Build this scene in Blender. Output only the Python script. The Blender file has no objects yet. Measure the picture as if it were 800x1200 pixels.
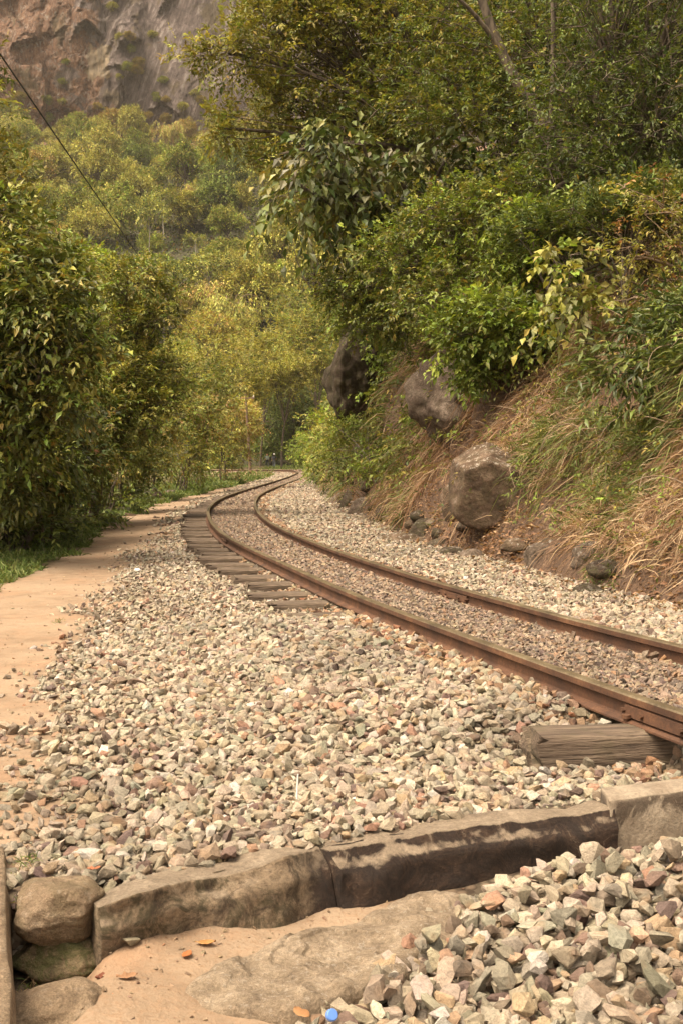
import bpy, bmesh, math, random
import numpy as np
from mathutils import Vector, Matrix

# ------------------------------------------------------------------ camera, sky, sun, exposure
S = bpy.context.scene
F = 1400.0 / 1200.0 * 36.0
PITCH = math.atan(65 / 1400.0)
CZ = 1.37
cam_data = bpy.data.cameras.new('camera')
cam = bpy.data.objects.new('camera', cam_data)
S.collection.objects.link(cam)
cam_data.sensor_fit = 'VERTICAL'; cam_data.sensor_height = 36.0; cam_data.sensor_width = 24.0
cam_data.lens = F; cam_data.clip_start = 0.05; cam_data.clip_end = 5000
cam.location = (0, 0, CZ); cam.rotation_euler = (math.pi / 2 - PITCH, 0, 0)
S.camera = cam

SUN_EL, SUN_AZ = math.radians(62), math.radians(-128)      # azimuth measured from +Y towards +X
world = bpy.data.worlds.new('World'); S.world = world; world.use_nodes = True
wt = world.node_tree; wt.nodes.clear()
sky = wt.nodes.new('ShaderNodeTexSky'); sky.sky_type = 'NISHITA'; sky.sun_disc = False
sky.sun_elevation = SUN_EL; sky.sun_rotation = SUN_AZ
sky.air_density = 1.0; sky.dust_density = 6.0; sky.ozone_density = 1.0
hs = wt.nodes.new('ShaderNodeHueSaturation'); hs.inputs['Saturation'].default_value = 0.25
tintn = wt.nodes.new('ShaderNodeMix'); tintn.data_type = 'RGBA'; tintn.blend_type = 'MULTIPLY'
tintn.inputs[0].default_value = 1.0; tintn.inputs[7].default_value = (1.0, 0.875, 0.71, 1)
bg = wt.nodes.new('ShaderNodeBackground'); bg.inputs['Strength'].default_value = 0.15
wo = wt.nodes.new('ShaderNodeOutputWorld')
wt.links.new(sky.outputs[0], hs.inputs['Color']); wt.links.new(hs.outputs[0], tintn.inputs[6])
wt.links.new(tintn.outputs[2], bg.inputs['Color']); wt.links.new(bg.outputs[0], wo.inputs['Surface'])

sun_data = bpy.data.lights.new('sun', 'SUN'); sun = bpy.data.objects.new('sun', sun_data)
S.collection.objects.link(sun)
sun_data.energy = 1.5; sun_data.angle = math.radians(24); sun_data.color = (1.0, 0.86, 0.66)
sd = Vector((math.sin(SUN_AZ) * math.cos(SUN_EL), math.cos(SUN_AZ) * math.cos(SUN_EL), math.sin(SUN_EL)))
sun.rotation_euler = sd.to_track_quat('Z', 'Y').to_euler()

S.view_settings.view_transform = 'Standard'; S.view_settings.look = 'None'
S.view_settings.gamma = 1.0; S.view_settings.use_curve_mapping = False
S.view_settings.exposure = 1.45
S.cycles.max_bounces = 6; S.cycles.diffuse_bounces = 3; S.cycles.glossy_bounces = 2
S.cycles.transmission_bounces = 3; S.cycles.transparent_max_bounces = 4
S.cycles.caustics_reflective = False; S.cycles.caustics_refractive = False

# ------------------------------------------------------------------ helpers
C = S.collection
rng = np.random.default_rng(7)
HAZE = 0.00012

def ground_point(u, v, z=0.0):
    """world point at height z seen at photo position (u, v)"""
    a = PITCH + math.atan((v - 600) / 1400.0)
    y = (CZ - z) / math.tan(a)
    dep = y * math.cos(PITCH) + (CZ - z) * math.sin(PITCH)
    return ((u - 400) / 1400.0 * dep, y, z)

def at(u, v, Y):
    """world point at distance Y seen at photo position (u, v)"""
    a = PITCH + math.atan((v - 600) / 1400.0)
    z = CZ - Y * math.tan(a)
    dep = Y * math.cos(PITCH) + (CZ - z) * math.sin(PITCH)
    return np.array(((u - 400) / 1400.0 * dep, Y, z))

def _h(ix, iy, iz, seed):
    n = (ix.astype(np.int64) * 374761393 + iy.astype(np.int64) * 668265263 + iz.astype(np.int64) * 2147483647 + seed * 974634777) & 0x7fffffff
    n = ((n ^ (n >> 13)) * 1274126177) & 0x7fffffff
    n = (n ^ (n >> 16)) & 0xffff
    return n / 65535.0

def vnoise(x, y, z=None, seed=0):
    x = np.asarray(x, float); y = np.asarray(y, float)
    z = np.zeros_like(x) if z is None else np.asarray(z, float)
    ix, iy, iz = np.floor(x), np.floor(y), np.floor(z)
    fx, fy, fz = x - ix, y - iy, z - iz
    fx = fx * fx * (3 - 2 * fx); fy = fy * fy * (3 - 2 * fy); fz = fz * fz * (3 - 2 * fz)
    r = 0
    for a in (0, 1):
        for b in (0, 1):
            for c in (0, 1):
                w = (fx if a else 1 - fx) * (fy if b else 1 - fy) * (fz if c else 1 - fz)
                r = r + w * _h(ix + a, iy + b, iz + c, seed)
    return r * 2 - 1

def fbm(x, y, z=None, oct=4, seed=0, gain=0.5):
    r, a, f = 0, 1.0, 1.0
    for i in range(oct):
        r = r + a * vnoise(x * f, y * f, None if z is None else z * f, seed + i * 17)
        a *= gain; f *= 2.03
    return r

def sstep(x, a, b):
    t = np.clip((np.asarray(x, float) - a) / (b - a), 0, 1)
    return t * t * (3 - 2 * t)

def mesh_np(name, V, faces, mats, cols=None, midx=None, smooth=False, parent=None):
    """one mesh object from numpy arrays; faces is a list of (n,k) arrays"""
    if not isinstance(faces, (list, tuple)): faces = [faces]
    V = np.ascontiguousarray(V, dtype=np.float32)
    me = bpy.data.meshes.new(name)
    nl = sum(f.size for f in faces); npoly = sum(len(f) for f in faces)
    me.vertices.add(len(V)); me.vertices.foreach_set('co', V.ravel())
    me.loops.add(nl); me.loops.foreach_set('vertex_index', np.concatenate([f.ravel() for f in faces]).astype(np.int32))
    me.polygons.add(npoly)
    tot = np.concatenate([np.full(len(f), f.shape[1], np.int32) for f in faces])
    st = np.concatenate([[0], np.cumsum(tot)[:-1]]).astype(np.int32)
    me.polygons.foreach_set('loop_start', st)
    if midx is not None: me.polygons.foreach_set('material_index', np.asarray(midx, np.int32))
    me.polygons.foreach_set('use_smooth', np.full(npoly, bool(smooth)))
    me.update(calc_edges=True)
    if cols is not None:
        at_ = me.color_attributes.new('col', 'FLOAT_COLOR', 'POINT')
        cc = np.ones((len(V), 4), np.float32); cc[:, :3] = cols
        at_.data.foreach_set('color', cc.ravel())
    for m in (mats if isinstance(mats, (list, tuple)) else [mats]): me.materials.append(m)
    o = bpy.data.objects.new(name, me); C.objects.link(o)
    if parent is not None: o.parent = parent
    return o

def tag(o, label=None, cat=None, group=None, kind=None):
    if label: o['label'] = label
    if cat: o['category'] = cat
    if group: o['group'] = group
    if kind: o['kind'] = kind
    return o

def empty(name, loc=(0, 0, 0), rz=0.0):
    o = bpy.data.objects.new(name, None); C.objects.link(o)
    o.location = [float(c) for c in loc]; o.rotation_euler = (0, 0, rz); o.empty_display_size = 0.2
    return o

def copy_tree(o, parent=None):
    c = o.copy(); C.objects.link(c)
    if parent is not None: c.parent = parent
    for ch in list(o.children): copy_tree(ch, c)
    return c

def grid_faces(nr, nc, wrap=False):
    i = np.arange(nr - 1)[:, None]; j = np.arange(nc if wrap else nc - 1)[None, :]
    j2 = (j + 1) % nc
    return np.stack([i * nc + j, i * nc + j2, (i + 1) * nc + j2, (i + 1) * nc + j], -1).reshape(-1, 4)

def tubes(paths, radii, sides=6):
    """joined tubes along polylines; returns V, [quads]"""
    Vs, Fs, off = [], [], 0
    ang = np.arange(sides) / sides * 2 * math.pi
    for P, R in zip(paths, radii):
        P = np.asarray(P, float); n = len(P)
        R = np.full(n, R) if np.isscalar(R) else np.asarray(R, float)
        T = np.gradient(P, axis=0); T /= np.linalg.norm(T, axis=1)[:, None] + 1e-9
        ref = np.array([0, 0, 1.0]) if abs(T[:, 2]).mean() < 0.8 else np.array([1.0, 0, 0])
        A = np.cross(T, ref); A /= np.linalg.norm(A, axis=1)[:, None] + 1e-9
        B = np.cross(T, A)
        ring = P[:, None, :] + R[:, None, None] * (A[:, None, :] * np.cos(ang)[None, :, None] + B[:, None, :] * np.sin(ang)[None, :, None])
        Vs.append(ring.reshape(-1, 3)); Fs.append(grid_faces(n, sides, True) + off); off += n * sides
    return np.concatenate(Vs), [np.concatenate(Fs)]

def bez(a, b, c, n=8):
    t = np.linspace(0, 1, n)[:, None]
    a, b, c = map(lambda q: np.asarray(q, float), (a, b, c))
    return (1 - t) ** 2 * a + 2 * t * (1 - t) * b + t * t * c

def norm(a): return a / (np.linalg.norm(a, axis=-1, keepdims=True) + 1e-9)

# ------------------------------------------------------------------ materials
def new_mat(name):
    m = bpy.data.materials.new(name); m.use_nodes = True
    nt = m.node_tree; p = nt.nodes['Principled BSDF']
    return m, nt, p

class NB:
    """tiny node builder"""
    def __init__(s, nt): s.nt = nt
    def n(s, t, **kw):
        x = s.nt.nodes.new(t)
        for k, v in kw.items(): setattr(x, k, v)
        return x
    def l(s, a, b): s.nt.links.new(a, b)
    def coord(s, scale=(1, 1, 1), rot=(0, 0, 0)):
        g = s.n('ShaderNodeNewGeometry'); m = s.n('ShaderNodeMapping')
        m.inputs['Scale'].default_value = scale; m.inputs['Rotation'].default_value = rot
        s.l(g.outputs['Position'], m.inputs['Vector']); return m.outputs[0]
    def ocoord(s, scale=(1, 1, 1)):
        g = s.n('ShaderNodeTexCoord'); m = s.n('ShaderNodeMapping'); m.inputs['Scale'].default_value = scale
        s.l(g.outputs['Object'], m.inputs['Vector']); return m.outputs[0]
    def noise(s, vec, scale, detail=4, rough=0.55, dist=0.0):
        x = s.n('ShaderNodeTexNoise'); x.inputs['Scale'].default_value = scale; x.inputs['Detail'].default_value = detail
        x.inputs['Roughness'].default_value = rough; x.inputs['Distortion'].default_value = dist
        if vec is not None: s.l(vec, x.inputs['Vector'])
        return x.outputs[0]
    def vor(s, vec, scale, feature='F1'):
        x = s.n('ShaderNodeTexVoronoi'); x.feature = feature; x.inputs['Scale'].default_value = scale
        s.l(vec, x.inputs['Vector']); return x
    def ramp(s, fac, stops):
        x = s.n('ShaderNodeValToRGB'); e = x.color_ramp.elements
        while len(e) < len(stops): e.new(0.5)
        for el, (p, c) in zip(e, stops):
            el.position = p; el.color = (c, c, c, 1) if np.isscalar(c) else (*c, 1)
        s.l(fac, x.inputs[0]); return x.outputs[0]
    def mix(s, fac, a, b, mode='MIX'):
        x = s.n('ShaderNodeMix'); x.data_type = 'RGBA'; x.blend_type = mode
        for i, q in ((0, fac), (6, a), (7, b)):
            if hasattr(q, 'default_value'): s.l(q, x.inputs[i])
            elif i == 0: x.inputs[0].default_value = q
            else: x.inputs[i].default_value = (*q, 1) if len(q) == 3 else q
        return x.outputs[2]
    def math(s, op, a, b=0.0, clamp=False):
        x = s.n('ShaderNodeMath'); x.operation = op; x.use_clamp = clamp
        for i, q in ((0, a), (1, b)):
            if hasattr(q, 'default_value'): s.l(q, x.inputs[i])
            else: x.inputs[i].default_value = q
        return x.outputs[0]
    def bump(s, h, strength=0.5, dist=0.01):
        x = s.n('ShaderNodeBump'); x.inputs['Strength'].default_value = strength; x.inputs['Distance'].default_value = dist
        s.l(h, x.inputs['Height']); return x.outputs[0]
    def attr(s, name='col'):
        x = s.n('ShaderNodeAttribute'); x.attribute_name = name; return x.outputs['Color']
    def sep(s, vec):
        x = s.n('ShaderNodeSeparateXYZ'); s.l(vec, x.inputs[0]); return x.outputs

def leaf_material(name, transl=0.3, rough=0.5, spec=0.35):
    m, nt, p = new_mat(name); b = NB(nt)
    c = b.attr()
    b.l(c, p.inputs['Base Color']); p.inputs['Roughness'].default_value = rough
    p.inputs['Specular IOR Level'].default_value = spec
    tr = b.n('ShaderNodeBsdfTranslucent'); c2 = b.mix(1.0, c, (1.15, 1.1, 0.55), 'MULTIPLY'); b.l(c2, tr.inputs['Color'])
    mx = b.n('ShaderNodeMixShader'); mx.inputs[0].default_value = transl
    b.l(p.outputs[0], mx.inputs[1]); b.l(tr.outputs[0], mx.inputs[2])
    b.l(mx.outputs[0], nt.nodes['Material Output'].inputs['Surface'])
    return m
M_LEAF = leaf_material('leaf')
M_GLOSS = leaf_material('glossy_leaf', 0.2, 0.42, 0.35)
M_FARLEAF = leaf_material('far_leaf', 0.08, 0.7, 0.15)
M_GRASS = leaf_material('grass_blade', 0.3, 0.6, 0.25)

def bark_material(name, ca, cb):
    m, nt, p = new_mat(name); b = NB(nt)
    n1 = b.noise(b.coord((1, 1, 0.25)), 14, 6)
    b.l(b.ramp(n1, [(0.35, ca), (0.65, cb)]), p.inputs['Base Color']); p.inputs['Roughness'].default_value = 0.9
    b.l(b.bump(n1, 0.6, 0.02), p.inputs['Normal']); return m
M_BARK = bark_material('bark', (0.05, 0.037, 0.026), (0.17, 0.13, 0.09))
M_PALE = bark_material('pale_bark', (0.22, 0.19, 0.15), (0.42, 0.37, 0.3))
M_TWIG = bark_material('dry_twig', (0.16, 0.11, 0.07), (0.32, 0.23, 0.15))

def stone_material():
    m, nt, p = new_mat('broken_stone'); b = NB(nt)
    v = b.coord(); c = b.attr()
    n1 = b.noise(v, 22, 6, 0.65); n2 = b.noise(v, 110, 6, 0.8)
    k = b.ramp(n1, [(0.28, 0.66), (0.5, 1.0), (0.75, 1.14)])
    c1 = b.mix(1.0, c, k, 'MULTIPLY')
    k2 = b.ramp(n2, [(0.34, 0.6), (0.56, 1.08)])
    c2 = b.mix(1.0, c1, k2, 'MULTIPLY')
    stain = b.ramp(b.noise(v, 9, 3), [(0.55, 0.0), (0.72, 0.5)])
    c3 = b.mix(stain, c2, (0.33, 0.2, 0.11))
    b.l(c3, p.inputs['Base Color']); p.inputs['Roughness'].default_value = 0.85
    p.inputs['Specular IOR Level'].default_value = 0.3
    b.l(b.bump(b.math('ADD', b.noise(v, 55, 8, 0.75), b.math('MULTIPLY', n1, 0.8)), 0.9, 0.014), p.inputs['Normal']); return m
M_STONE = stone_material()

def ground_material():
    m, nt, p = new_mat('ground_earth'); b = NB(nt)
    v = b.coord(); z = b.sep(b.attr('col'))
    n_big = b.noise(v, 0.9, 5, 0.6); n_mid = b.noise(v, 6, 6, 0.65); n_fine = b.noise(v, 70, 4, 0.7)
    sand = b.mix(b.ramp(n_mid, [(0.35, 0.0), (0.7, 1.0)]), (0.19, 0.132, 0.087), (0.30, 0.22, 0.15))
    sand = b.mix(b.ramp(n_big, [(0.4, 0.0), (0.65, 0.75)]), sand, (0.33, 0.25, 0.175))
    sand = b.mix(b.ramp(n_fine, [(0.35, 0.55), (0.5, 0.0)]), sand, (0.2, 0.125, 0.075))
    sand = b.mix(b.ramp(b.noise(v, 24, 6, 0.75), [(0.5, 0.0), (0.68, 0.6)]), sand, (0.24, 0.145, 0.085))
    sand = b.mix(b.ramp(b.noise(v, 2.2, 4, 0.6), [(0.5, 0.0), (0.7, 0.45)]), sand, (0.34, 0.20, 0.12))
    vo = b.vor(v, 26)
    grav = b.ramp(b.sep(vo.outputs['Color'])[0], [(0.0, (0.10, 0.07, 0.05)), (0.3, (0.15, 0.11, 0.075)), (0.7, (0.21, 0.165, 0.115)), (1.0, (0.3, 0.24, 0.17))])  # bed tones kept dark: shade of the gaps between stones put into the colour
    edge = b.ramp(vo.outputs['Distance'], [(0.3, 1.0), (0.62, 0.35)])
    grav = b.mix(1.0, grav, edge, 'MULTIPLY')
    org = b.mix(b.ramp(n_mid, [(0.4, 0.0), (0.6, 1.0)]), (0.05, 0.045, 0.02), (0.12, 0.09, 0.045))
    cen = b.mix(n_mid, (0.12, 0.09, 0.07), (0.25, 0.2, 0.16))
    c = b.mix(z[0], grav, sand); c = b.mix(z[2], c, cen); c = b.mix(z[1], c, org)
    b.l(c, p.inputs['Base Color']); p.inputs['Roughness'].default_value = 0.95
    p.inputs['Specular IOR Level'].default_value = 0.15
    h = b.math('ADD', b.math('MULTIPLY', n_mid, 1.0), b.math('MULTIPLY', n_fine, 0.25))
    b.l(b.bump(h, 0.7, 0.03), p.inputs['Normal']); return m
M_GROUND = ground_material()

def rock_material(name, base, light, dark, lichen=0.3, moss=0.0, scale=1.0, mossc=(0.07, 0.075, 0.025)):
    m, nt, p = new_mat(name); b = NB(nt)
    v = b.coord()
    n1 = b.noise(v, 4 * scale, 8, 0.65, 0.4); n2 = b.noise(v, 26 * scale, 6, 0.7); n3 = b.noise(v, 9 * scale, 5, 0.7, 0.8)
    c = b.ramp(n1, [(0.3, dark), (0.5, base), (0.7, light)])
    c = b.mix(1.0, c, b.ramp(n2, [(0.3, 0.65), (0.65, 1.15)]), 'MULTIPLY')
    g = b.n('ShaderNodeNewGeometry'); nz = b.sep(g.outputs['Normal'])[2]
    if moss:
        f = b.math('MULTIPLY', b.ramp(n3, [(0.42, 0.0), (0.55, 1.0)]), moss)
        c = b.mix(f, c, mossc)
    if lichen:
        f = b.math('MULTIPLY', b.ramp(b.noise(v, 17 * scale, 5, 0.75), [(0.56, 0.0), (0.62, 1.0)]), lichen)
        f = b.math('MULTIPLY', f, b.ramp(nz, [(0.15, 0.08), (0.6, 1.0)]))
        c = b.mix(f, c, (0.52, 0.47, 0.4))
    c = b.mix(1.0, c, b.ramp(b.noise(v, 110 * scale, 5, 0.8), [(0.36, 0.62), (0.6, 1.15)]), 'MULTIPLY')
    b.l(c, p.inputs['Base Color']); p.inputs['Roughness'].default_value = 0.9
    p.inputs['Specular IOR Level'].default_value = 0.25
    n4 = b.noise(v, 90 * scale, 6, 0.8)
    h = b.math('ADD', n1, b.math('ADD', b.math('MULTIPLY', n2, 0.5), b.math('MULTIPLY', n4, 0.15)))
    b.l(b.bump(h, 1.0, 0.06 / scale), p.inputs['Normal']); return m
M_BOULDER = rock_material('boulder_rock', (0.125, 0.08, 0.053), (0.24, 0.17, 0.12), (0.055, 0.037, 0.025), 0.7, 0.2)
M_GREYROCK = rock_material('grey_rock', (0.14, 0.10, 0.075), (0.25, 0.195, 0.155), (0.06, 0.043, 0.03), 0.45, 0.12)
M_DARKROCK = rock_material('dark_rock', (0.06, 0.04, 0.028), (0.13, 0.095, 0.07), (0.025, 0.017, 0.012), 0.2, 0.3)
M_TANROCK = rock_material('tan_rock', (0.26, 0.185, 0.12), (0.37, 0.275, 0.185), (0.14, 0.095, 0.06), 0.15, 0.25, 1.6, (0.14, 0.12, 0.055))
M_SANDROCK = rock_material('sandy_rock', (0.31, 0.225, 0.145), (0.41, 0.31, 0.215), (0.2, 0.14, 0.09), 0.1, 0.0, 1.5)
M_MOSSROCK = rock_material('mossy_rock', (0.15, 0.11, 0.065), (0.27, 0.2, 0.12), (0.07, 0.05, 0.03), 0.05, 0.8, 2.0)

def kerb_material():
    m, nt, p = new_mat('old_kerb_stone'); b = NB(nt)
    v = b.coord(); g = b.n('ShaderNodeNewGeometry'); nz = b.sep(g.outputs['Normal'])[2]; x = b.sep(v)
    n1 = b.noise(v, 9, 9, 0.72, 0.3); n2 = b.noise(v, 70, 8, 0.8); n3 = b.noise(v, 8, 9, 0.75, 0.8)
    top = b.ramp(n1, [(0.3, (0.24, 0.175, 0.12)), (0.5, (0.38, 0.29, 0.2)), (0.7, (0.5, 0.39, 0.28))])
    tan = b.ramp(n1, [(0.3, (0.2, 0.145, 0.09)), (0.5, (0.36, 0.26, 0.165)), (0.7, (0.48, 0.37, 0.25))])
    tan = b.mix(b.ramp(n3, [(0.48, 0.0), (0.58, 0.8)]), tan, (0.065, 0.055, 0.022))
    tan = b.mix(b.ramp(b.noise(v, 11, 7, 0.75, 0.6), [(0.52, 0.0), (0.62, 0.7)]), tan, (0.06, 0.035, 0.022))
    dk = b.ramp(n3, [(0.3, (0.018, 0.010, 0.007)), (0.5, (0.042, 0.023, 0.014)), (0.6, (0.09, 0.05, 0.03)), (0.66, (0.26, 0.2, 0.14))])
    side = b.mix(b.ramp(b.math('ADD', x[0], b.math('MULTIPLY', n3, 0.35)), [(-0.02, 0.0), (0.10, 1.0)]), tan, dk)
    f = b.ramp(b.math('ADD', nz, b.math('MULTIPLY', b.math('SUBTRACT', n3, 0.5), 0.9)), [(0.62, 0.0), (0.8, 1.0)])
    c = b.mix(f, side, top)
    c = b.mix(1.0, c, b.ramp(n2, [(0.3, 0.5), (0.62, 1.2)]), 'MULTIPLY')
    b.l(c, p.inputs['Base Color']); p.inputs['Roughness'].default_value = 0.88
    h = b.math('ADD', n3, b.math('MULTIPLY', n2, 0.7))
    b.l(b.bump(h, 1.0, 0.04), p.inputs['Normal']); return m
M_KERB = kerb_material()
def concrete_material():
    m, nt, p = new_mat('stained_concrete'); b = NB(nt)
    v = b.coord(); n1 = b.noise(v, 8, 7, 0.6); n2 = b.noise(v, 60, 5, 0.7); n3 = b.noise(v, 4.5, 6, 0.65, 1.0)
    c = b.ramp(n1, [(0.3, (0.2, 0.15, 0.105)), (0.6, (0.32, 0.26, 0.19)), (0.8, (0.42, 0.345, 0.26))])
    zz = b.sep(v)[2]
    f = b.ramp(b.math('ADD', b.math('MULTIPLY', zz, 2.2), n3), [(0.44, 0.0), (0.52, 1.0)])
    g = b.n('ShaderNodeNewGeometry'); nz = b.sep(g.outputs['Normal'])[2]
    f = b.math('MULTIPLY', f, b.ramp(nz, [(0.5, 1.0), (0.8, 0.15)]))
    c = b.mix(b.math('MULTIPLY', f, 0.85), c, (0.05, 0.032, 0.02))
    c = b.mix(1.0, c, b.ramp(n2, [(0.3, 0.72), (0.6, 1.1)]), 'MULTIPLY')
    b.l(c, p.inputs['Base Color']); p.inputs['Roughness'].default_value = 0.9
    b.l(b.bump(b.math('ADD', n1, n2), 0.6, 0.015), p.inputs['Normal']); return m
M_CONC = concrete_material()
def wood_material():
    m, nt, p = new_mat('weathered_sleeper_wood'); b = NB(nt)
    v = b.ocoord((1.0, 14, 14)); n1 = b.noise(v, 2.2, 7, 0.7, 0.3); n2 = b.noise(b.ocoord((1, 1, 1)), 5, 5); n3 = b.noise(b.ocoord((2, 30, 30)), 4, 3)
    c = b.ramp(n1, [(0.3, (0.04, 0.027, 0.018)), (0.5, (0.115, 0.08, 0.055)), (0.7, (0.22, 0.165, 0.115))])
    c = b.mix(b.ramp(n2, [(0.5, 0.0), (0.68, 0.6)]), c, (0.09, 0.075, 0.035))
    c = b.mix(b.ramp(n3, [(0.3, 0.8), (0.4, 0.0)]), c, (0.03, 0.02, 0.014))
    b.l(c, p.inputs['Base Color']); p.inputs['Roughness'].default_value = 0.9
    b.l(b.bump(b.math('ADD', n1, b.math('MULTIPLY', n3, 0.6)), 1.0, 0.02), p.inputs['Normal']); return m
M_WOOD = wood_material()
def rail_material(name, dark):
    m, nt, p = new_mat(name); b = NB(nt)
    v = b.coord(); n1 = b.noise(v, 5, 7, 0.65); n2 = b.noise(v, 70, 5, 0.7)
    if dark: c = b.ramp(n1, [(0.3, (0.04, 0.018, 0.010)), (0.55, (0.095, 0.042, 0.02)), (0.75, (0.18, 0.085, 0.04))])
    else: c = b.ramp(n1, [(0.3, (0.10, 0.075, 0.045)), (0.55, (0.2, 0.15, 0.09)), (0.75, (0.3, 0.24, 0.15))])
    c = b.mix(1.0, c, b.ramp(n2, [(0.3, 0.6), (0.65, 1.2)]), 'MULTIPLY')
    b.l(c, p.inputs['Base Color'])
    p.inputs['Metallic'].default_value = 0.0 if dark else 0.5
    p.inputs['Roughness'].default_value = 0.75 if dark else 0.42
    b.l(b.bump(n2, 0.35, 0.004), p.inputs['Normal']); return m
M_RUST = rail_material('rusty_rail_side', True)
M_RAILTOP = rail_material('worn_rail_top', False)

def flat_mat(name, col, rough=0.7, metal=0.0, var=0.25, scale=20):
    m, nt, p = new_mat(name); b = NB(nt)
    n1 = b.noise(b.coord(), scale, 4)
    c = b.mix(1.0, col, b.ramp(n1, [(0.3, 1 - var), (0.7, 1 + var * 0.4)]), 'MULTIPLY')
    b.l(c, p.inputs['Base Color']); p.inputs['Roughness'].default_value = rough; p.inputs['Metallic'].default_value = metal
    return m

def bank_material():
    m, nt, p = new_mat('bank_earth'); b = NB(nt)
    v = b.coord(); n1 = b.noise(v, 1.6, 8, 0.65, 0.5); n2 = b.noise(v, 14, 7, 0.7); n3 = b.noise(v, 50, 4, 0.7)
    c = b.ramp(n2, [(0.28, (0.05, 0.03, 0.02)), (0.45, (0.12, 0.07, 0.042)), (0.6, (0.21, 0.125, 0.075)), (0.75, (0.31, 0.21, 0.135))])
    c = b.mix(b.ramp(n1, [(0.5, 0.0), (0.62, 1.0)]), c, (0.14, 0.085, 0.055))
    c = b.mix(1.0, c, b.ramp(n3, [(0.3, 0.6), (0.65, 1.2)]), 'MULTIPLY')
    zz = b.sep(v)[2]
    c = b.mix(b.ramp(b.math('MULTIPLY', zz, 0.1), [(0.2, 0.0), (0.42, 0.85)]), c, (0.06, 0.055, 0.025))
    b.l(c, p.inputs['Base Color']); p.inputs['Roughness'].default_value = 0.95
    b.l(b.bump(b.math('ADD', n2, b.math('MULTIPLY', n3, 0.4)), 1.0, 0.08), p.inputs['Normal']); return m
M_BANK = bank_material()
def hill_material():
    m, nt, p = new_mat('hill_ground'); b = NB(nt)
    v = b.coord(); n1 = b.noise(v, 0.06, 8, 0.65, 0.5); n2 = b.noise(v, 0.5, 7, 0.7)
    c = b.ramp(n2, [(0.3, (0.03, 0.028, 0.013)), (0.55, (0.06, 0.055, 0.024)), (0.75, (0.13, 0.09, 0.05))])  # ground colour darkened to paint the shade in the gaps between trees
    zz = b.sep(v)[2]
    f = b.ramp(b.math('ADD', b.math('MULTIPLY', zz, 0.005), b.math('MULTIPLY', n1, 0.25)), [(0.68, 0.0), (0.76, 1.0)])
    c = b.mix(f, c, (0.3, 0.17, 0.11))
    b.l(c, p.inputs['Base Color']); p.inputs['Roughness'].default_value = 1.0
    b.l(b.bump(n2, 1.0, 1.0), p.inputs['Normal']); return m
M_HILL = hill_material()
def cliff_material():
    m, nt, p = new_mat('cliff_rock'); b = NB(nt)
    pos = b.coord(); xyz = b.sep(pos)
    cmb = b.n('ShaderNodeCombineXYZ'); b.l(b.math('SUBTRACT', xyz[0], b.math('MULTIPLY', xyz[2], 0.33)), cmb.inputs[0]); b.l(xyz[1], cmb.inputs[1]); b.l(b.math('MULTIPLY', xyz[2], 0.05), cmb.inputs[2])
    streak = b.noise(cmb.outputs[0], 0.4, 9, 0.7, 0.1)
    fine = b.noise(b.coord((1, 1, 0.5)), 0.7, 9, 0.8, 0.3)
    blot = b.noise(pos, 0.06, 7, 0.6, 0.6); spk = b.noise(b.coord((1, 1, 0.6)), 0.55, 8, 0.85, 0.8)
    grey = b.ramp(streak, [(0.3, (0.085, 0.06, 0.054)), (0.46, (0.17, 0.125, 0.11)), (0.54, (0.25, 0.19, 0.17)), (0.62, (0.46, 0.38, 0.34))])
    rust = b.ramp(fine, [(0.3, (0.11, 0.065, 0.045)), (0.5, (0.29, 0.15, 0.085)), (0.68, (0.42, 0.25, 0.15))])
    rust = b.mix(b.ramp(spk, [(0.54, 0.0), (0.57, 0.9)]), rust, (0.45, 0.37, 0.31))
    # rust-coloured lichen covers the part of the face with x below about -118 m
    fx = b.ramp(b.math('ADD', b.math('MULTIPLY', b.math('ADD', xyz[0], 163.0), 0.008), b.math('MULTIPLY', b.math('SUBTRACT', blot, 0.5), 1.5)), [(0.5, 1.0), (0.58, 0.0)])
    c = b.mix(fx, grey, rust)
    veg = b.ramp(b.noise(pos, 0.09, 6, 0.6, 0.5), [(0.57, 0.0), (0.64, 0.7)])
    c = b.mix(veg, c, (0.19, 0.14, 0.07))
    c = b.mix(1.0, c, b.ramp(fine, [(0.32, 0.62), (0.6, 1.1)]), 'MULTIPLY')
    # bare pale scar left by a fallen slab
    dx = b.math('DIVIDE', b.math('SUBTRACT', xyz[0], -95.5), 5.2); dz = b.math('DIVIDE', b.math('SUBTRACT', xyz[2], 156.5), 7.5)
    wob = b.math('MULTIPLY', b.math('SUBTRACT', b.noise(pos, 0.25, 4), 0.5), 1.6)
    r = b.math('ADD', b.math('MAXIMUM', b.math('ABSOLUTE', dx), b.math('ABSOLUTE', dz)), wob)
    sc = b.ramp(r, [(0.8, 1.0), (0.95, 0.0)])
    c = b.mix(b.math('MULTIPLY', sc, 0.85), c, b.ramp(b.noise(b.coord((1, 1, 0.2)), 0.6, 5), [(0.4, (0.3, 0.24, 0.17)), (0.6, (0.55, 0.42, 0.26))]))
    b.l(c, p.inputs['Base Color']); p.inputs['Roughness'].default_value = 0.9
    crk = b.vor(b.mix(0.35, b.coord((1, 1, 0.55)), b.n('ShaderNodeTexNoise').outputs['Color']), 0.16, 'DISTANCE_TO_EDGE')
    c = b.mix(b.ramp(crk.outputs['Distance'], [(0.0, 0.3), (0.02, 0.0)]), c, (0.04, 0.03, 0.026))
    b.l(c, p.inputs['Base Color'])
    b.l(b.bump(b.math('ADD', fine, streak), 1.0, 4.0), p.inputs['Normal']); return m
M_CLIFF = cliff_material()

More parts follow.
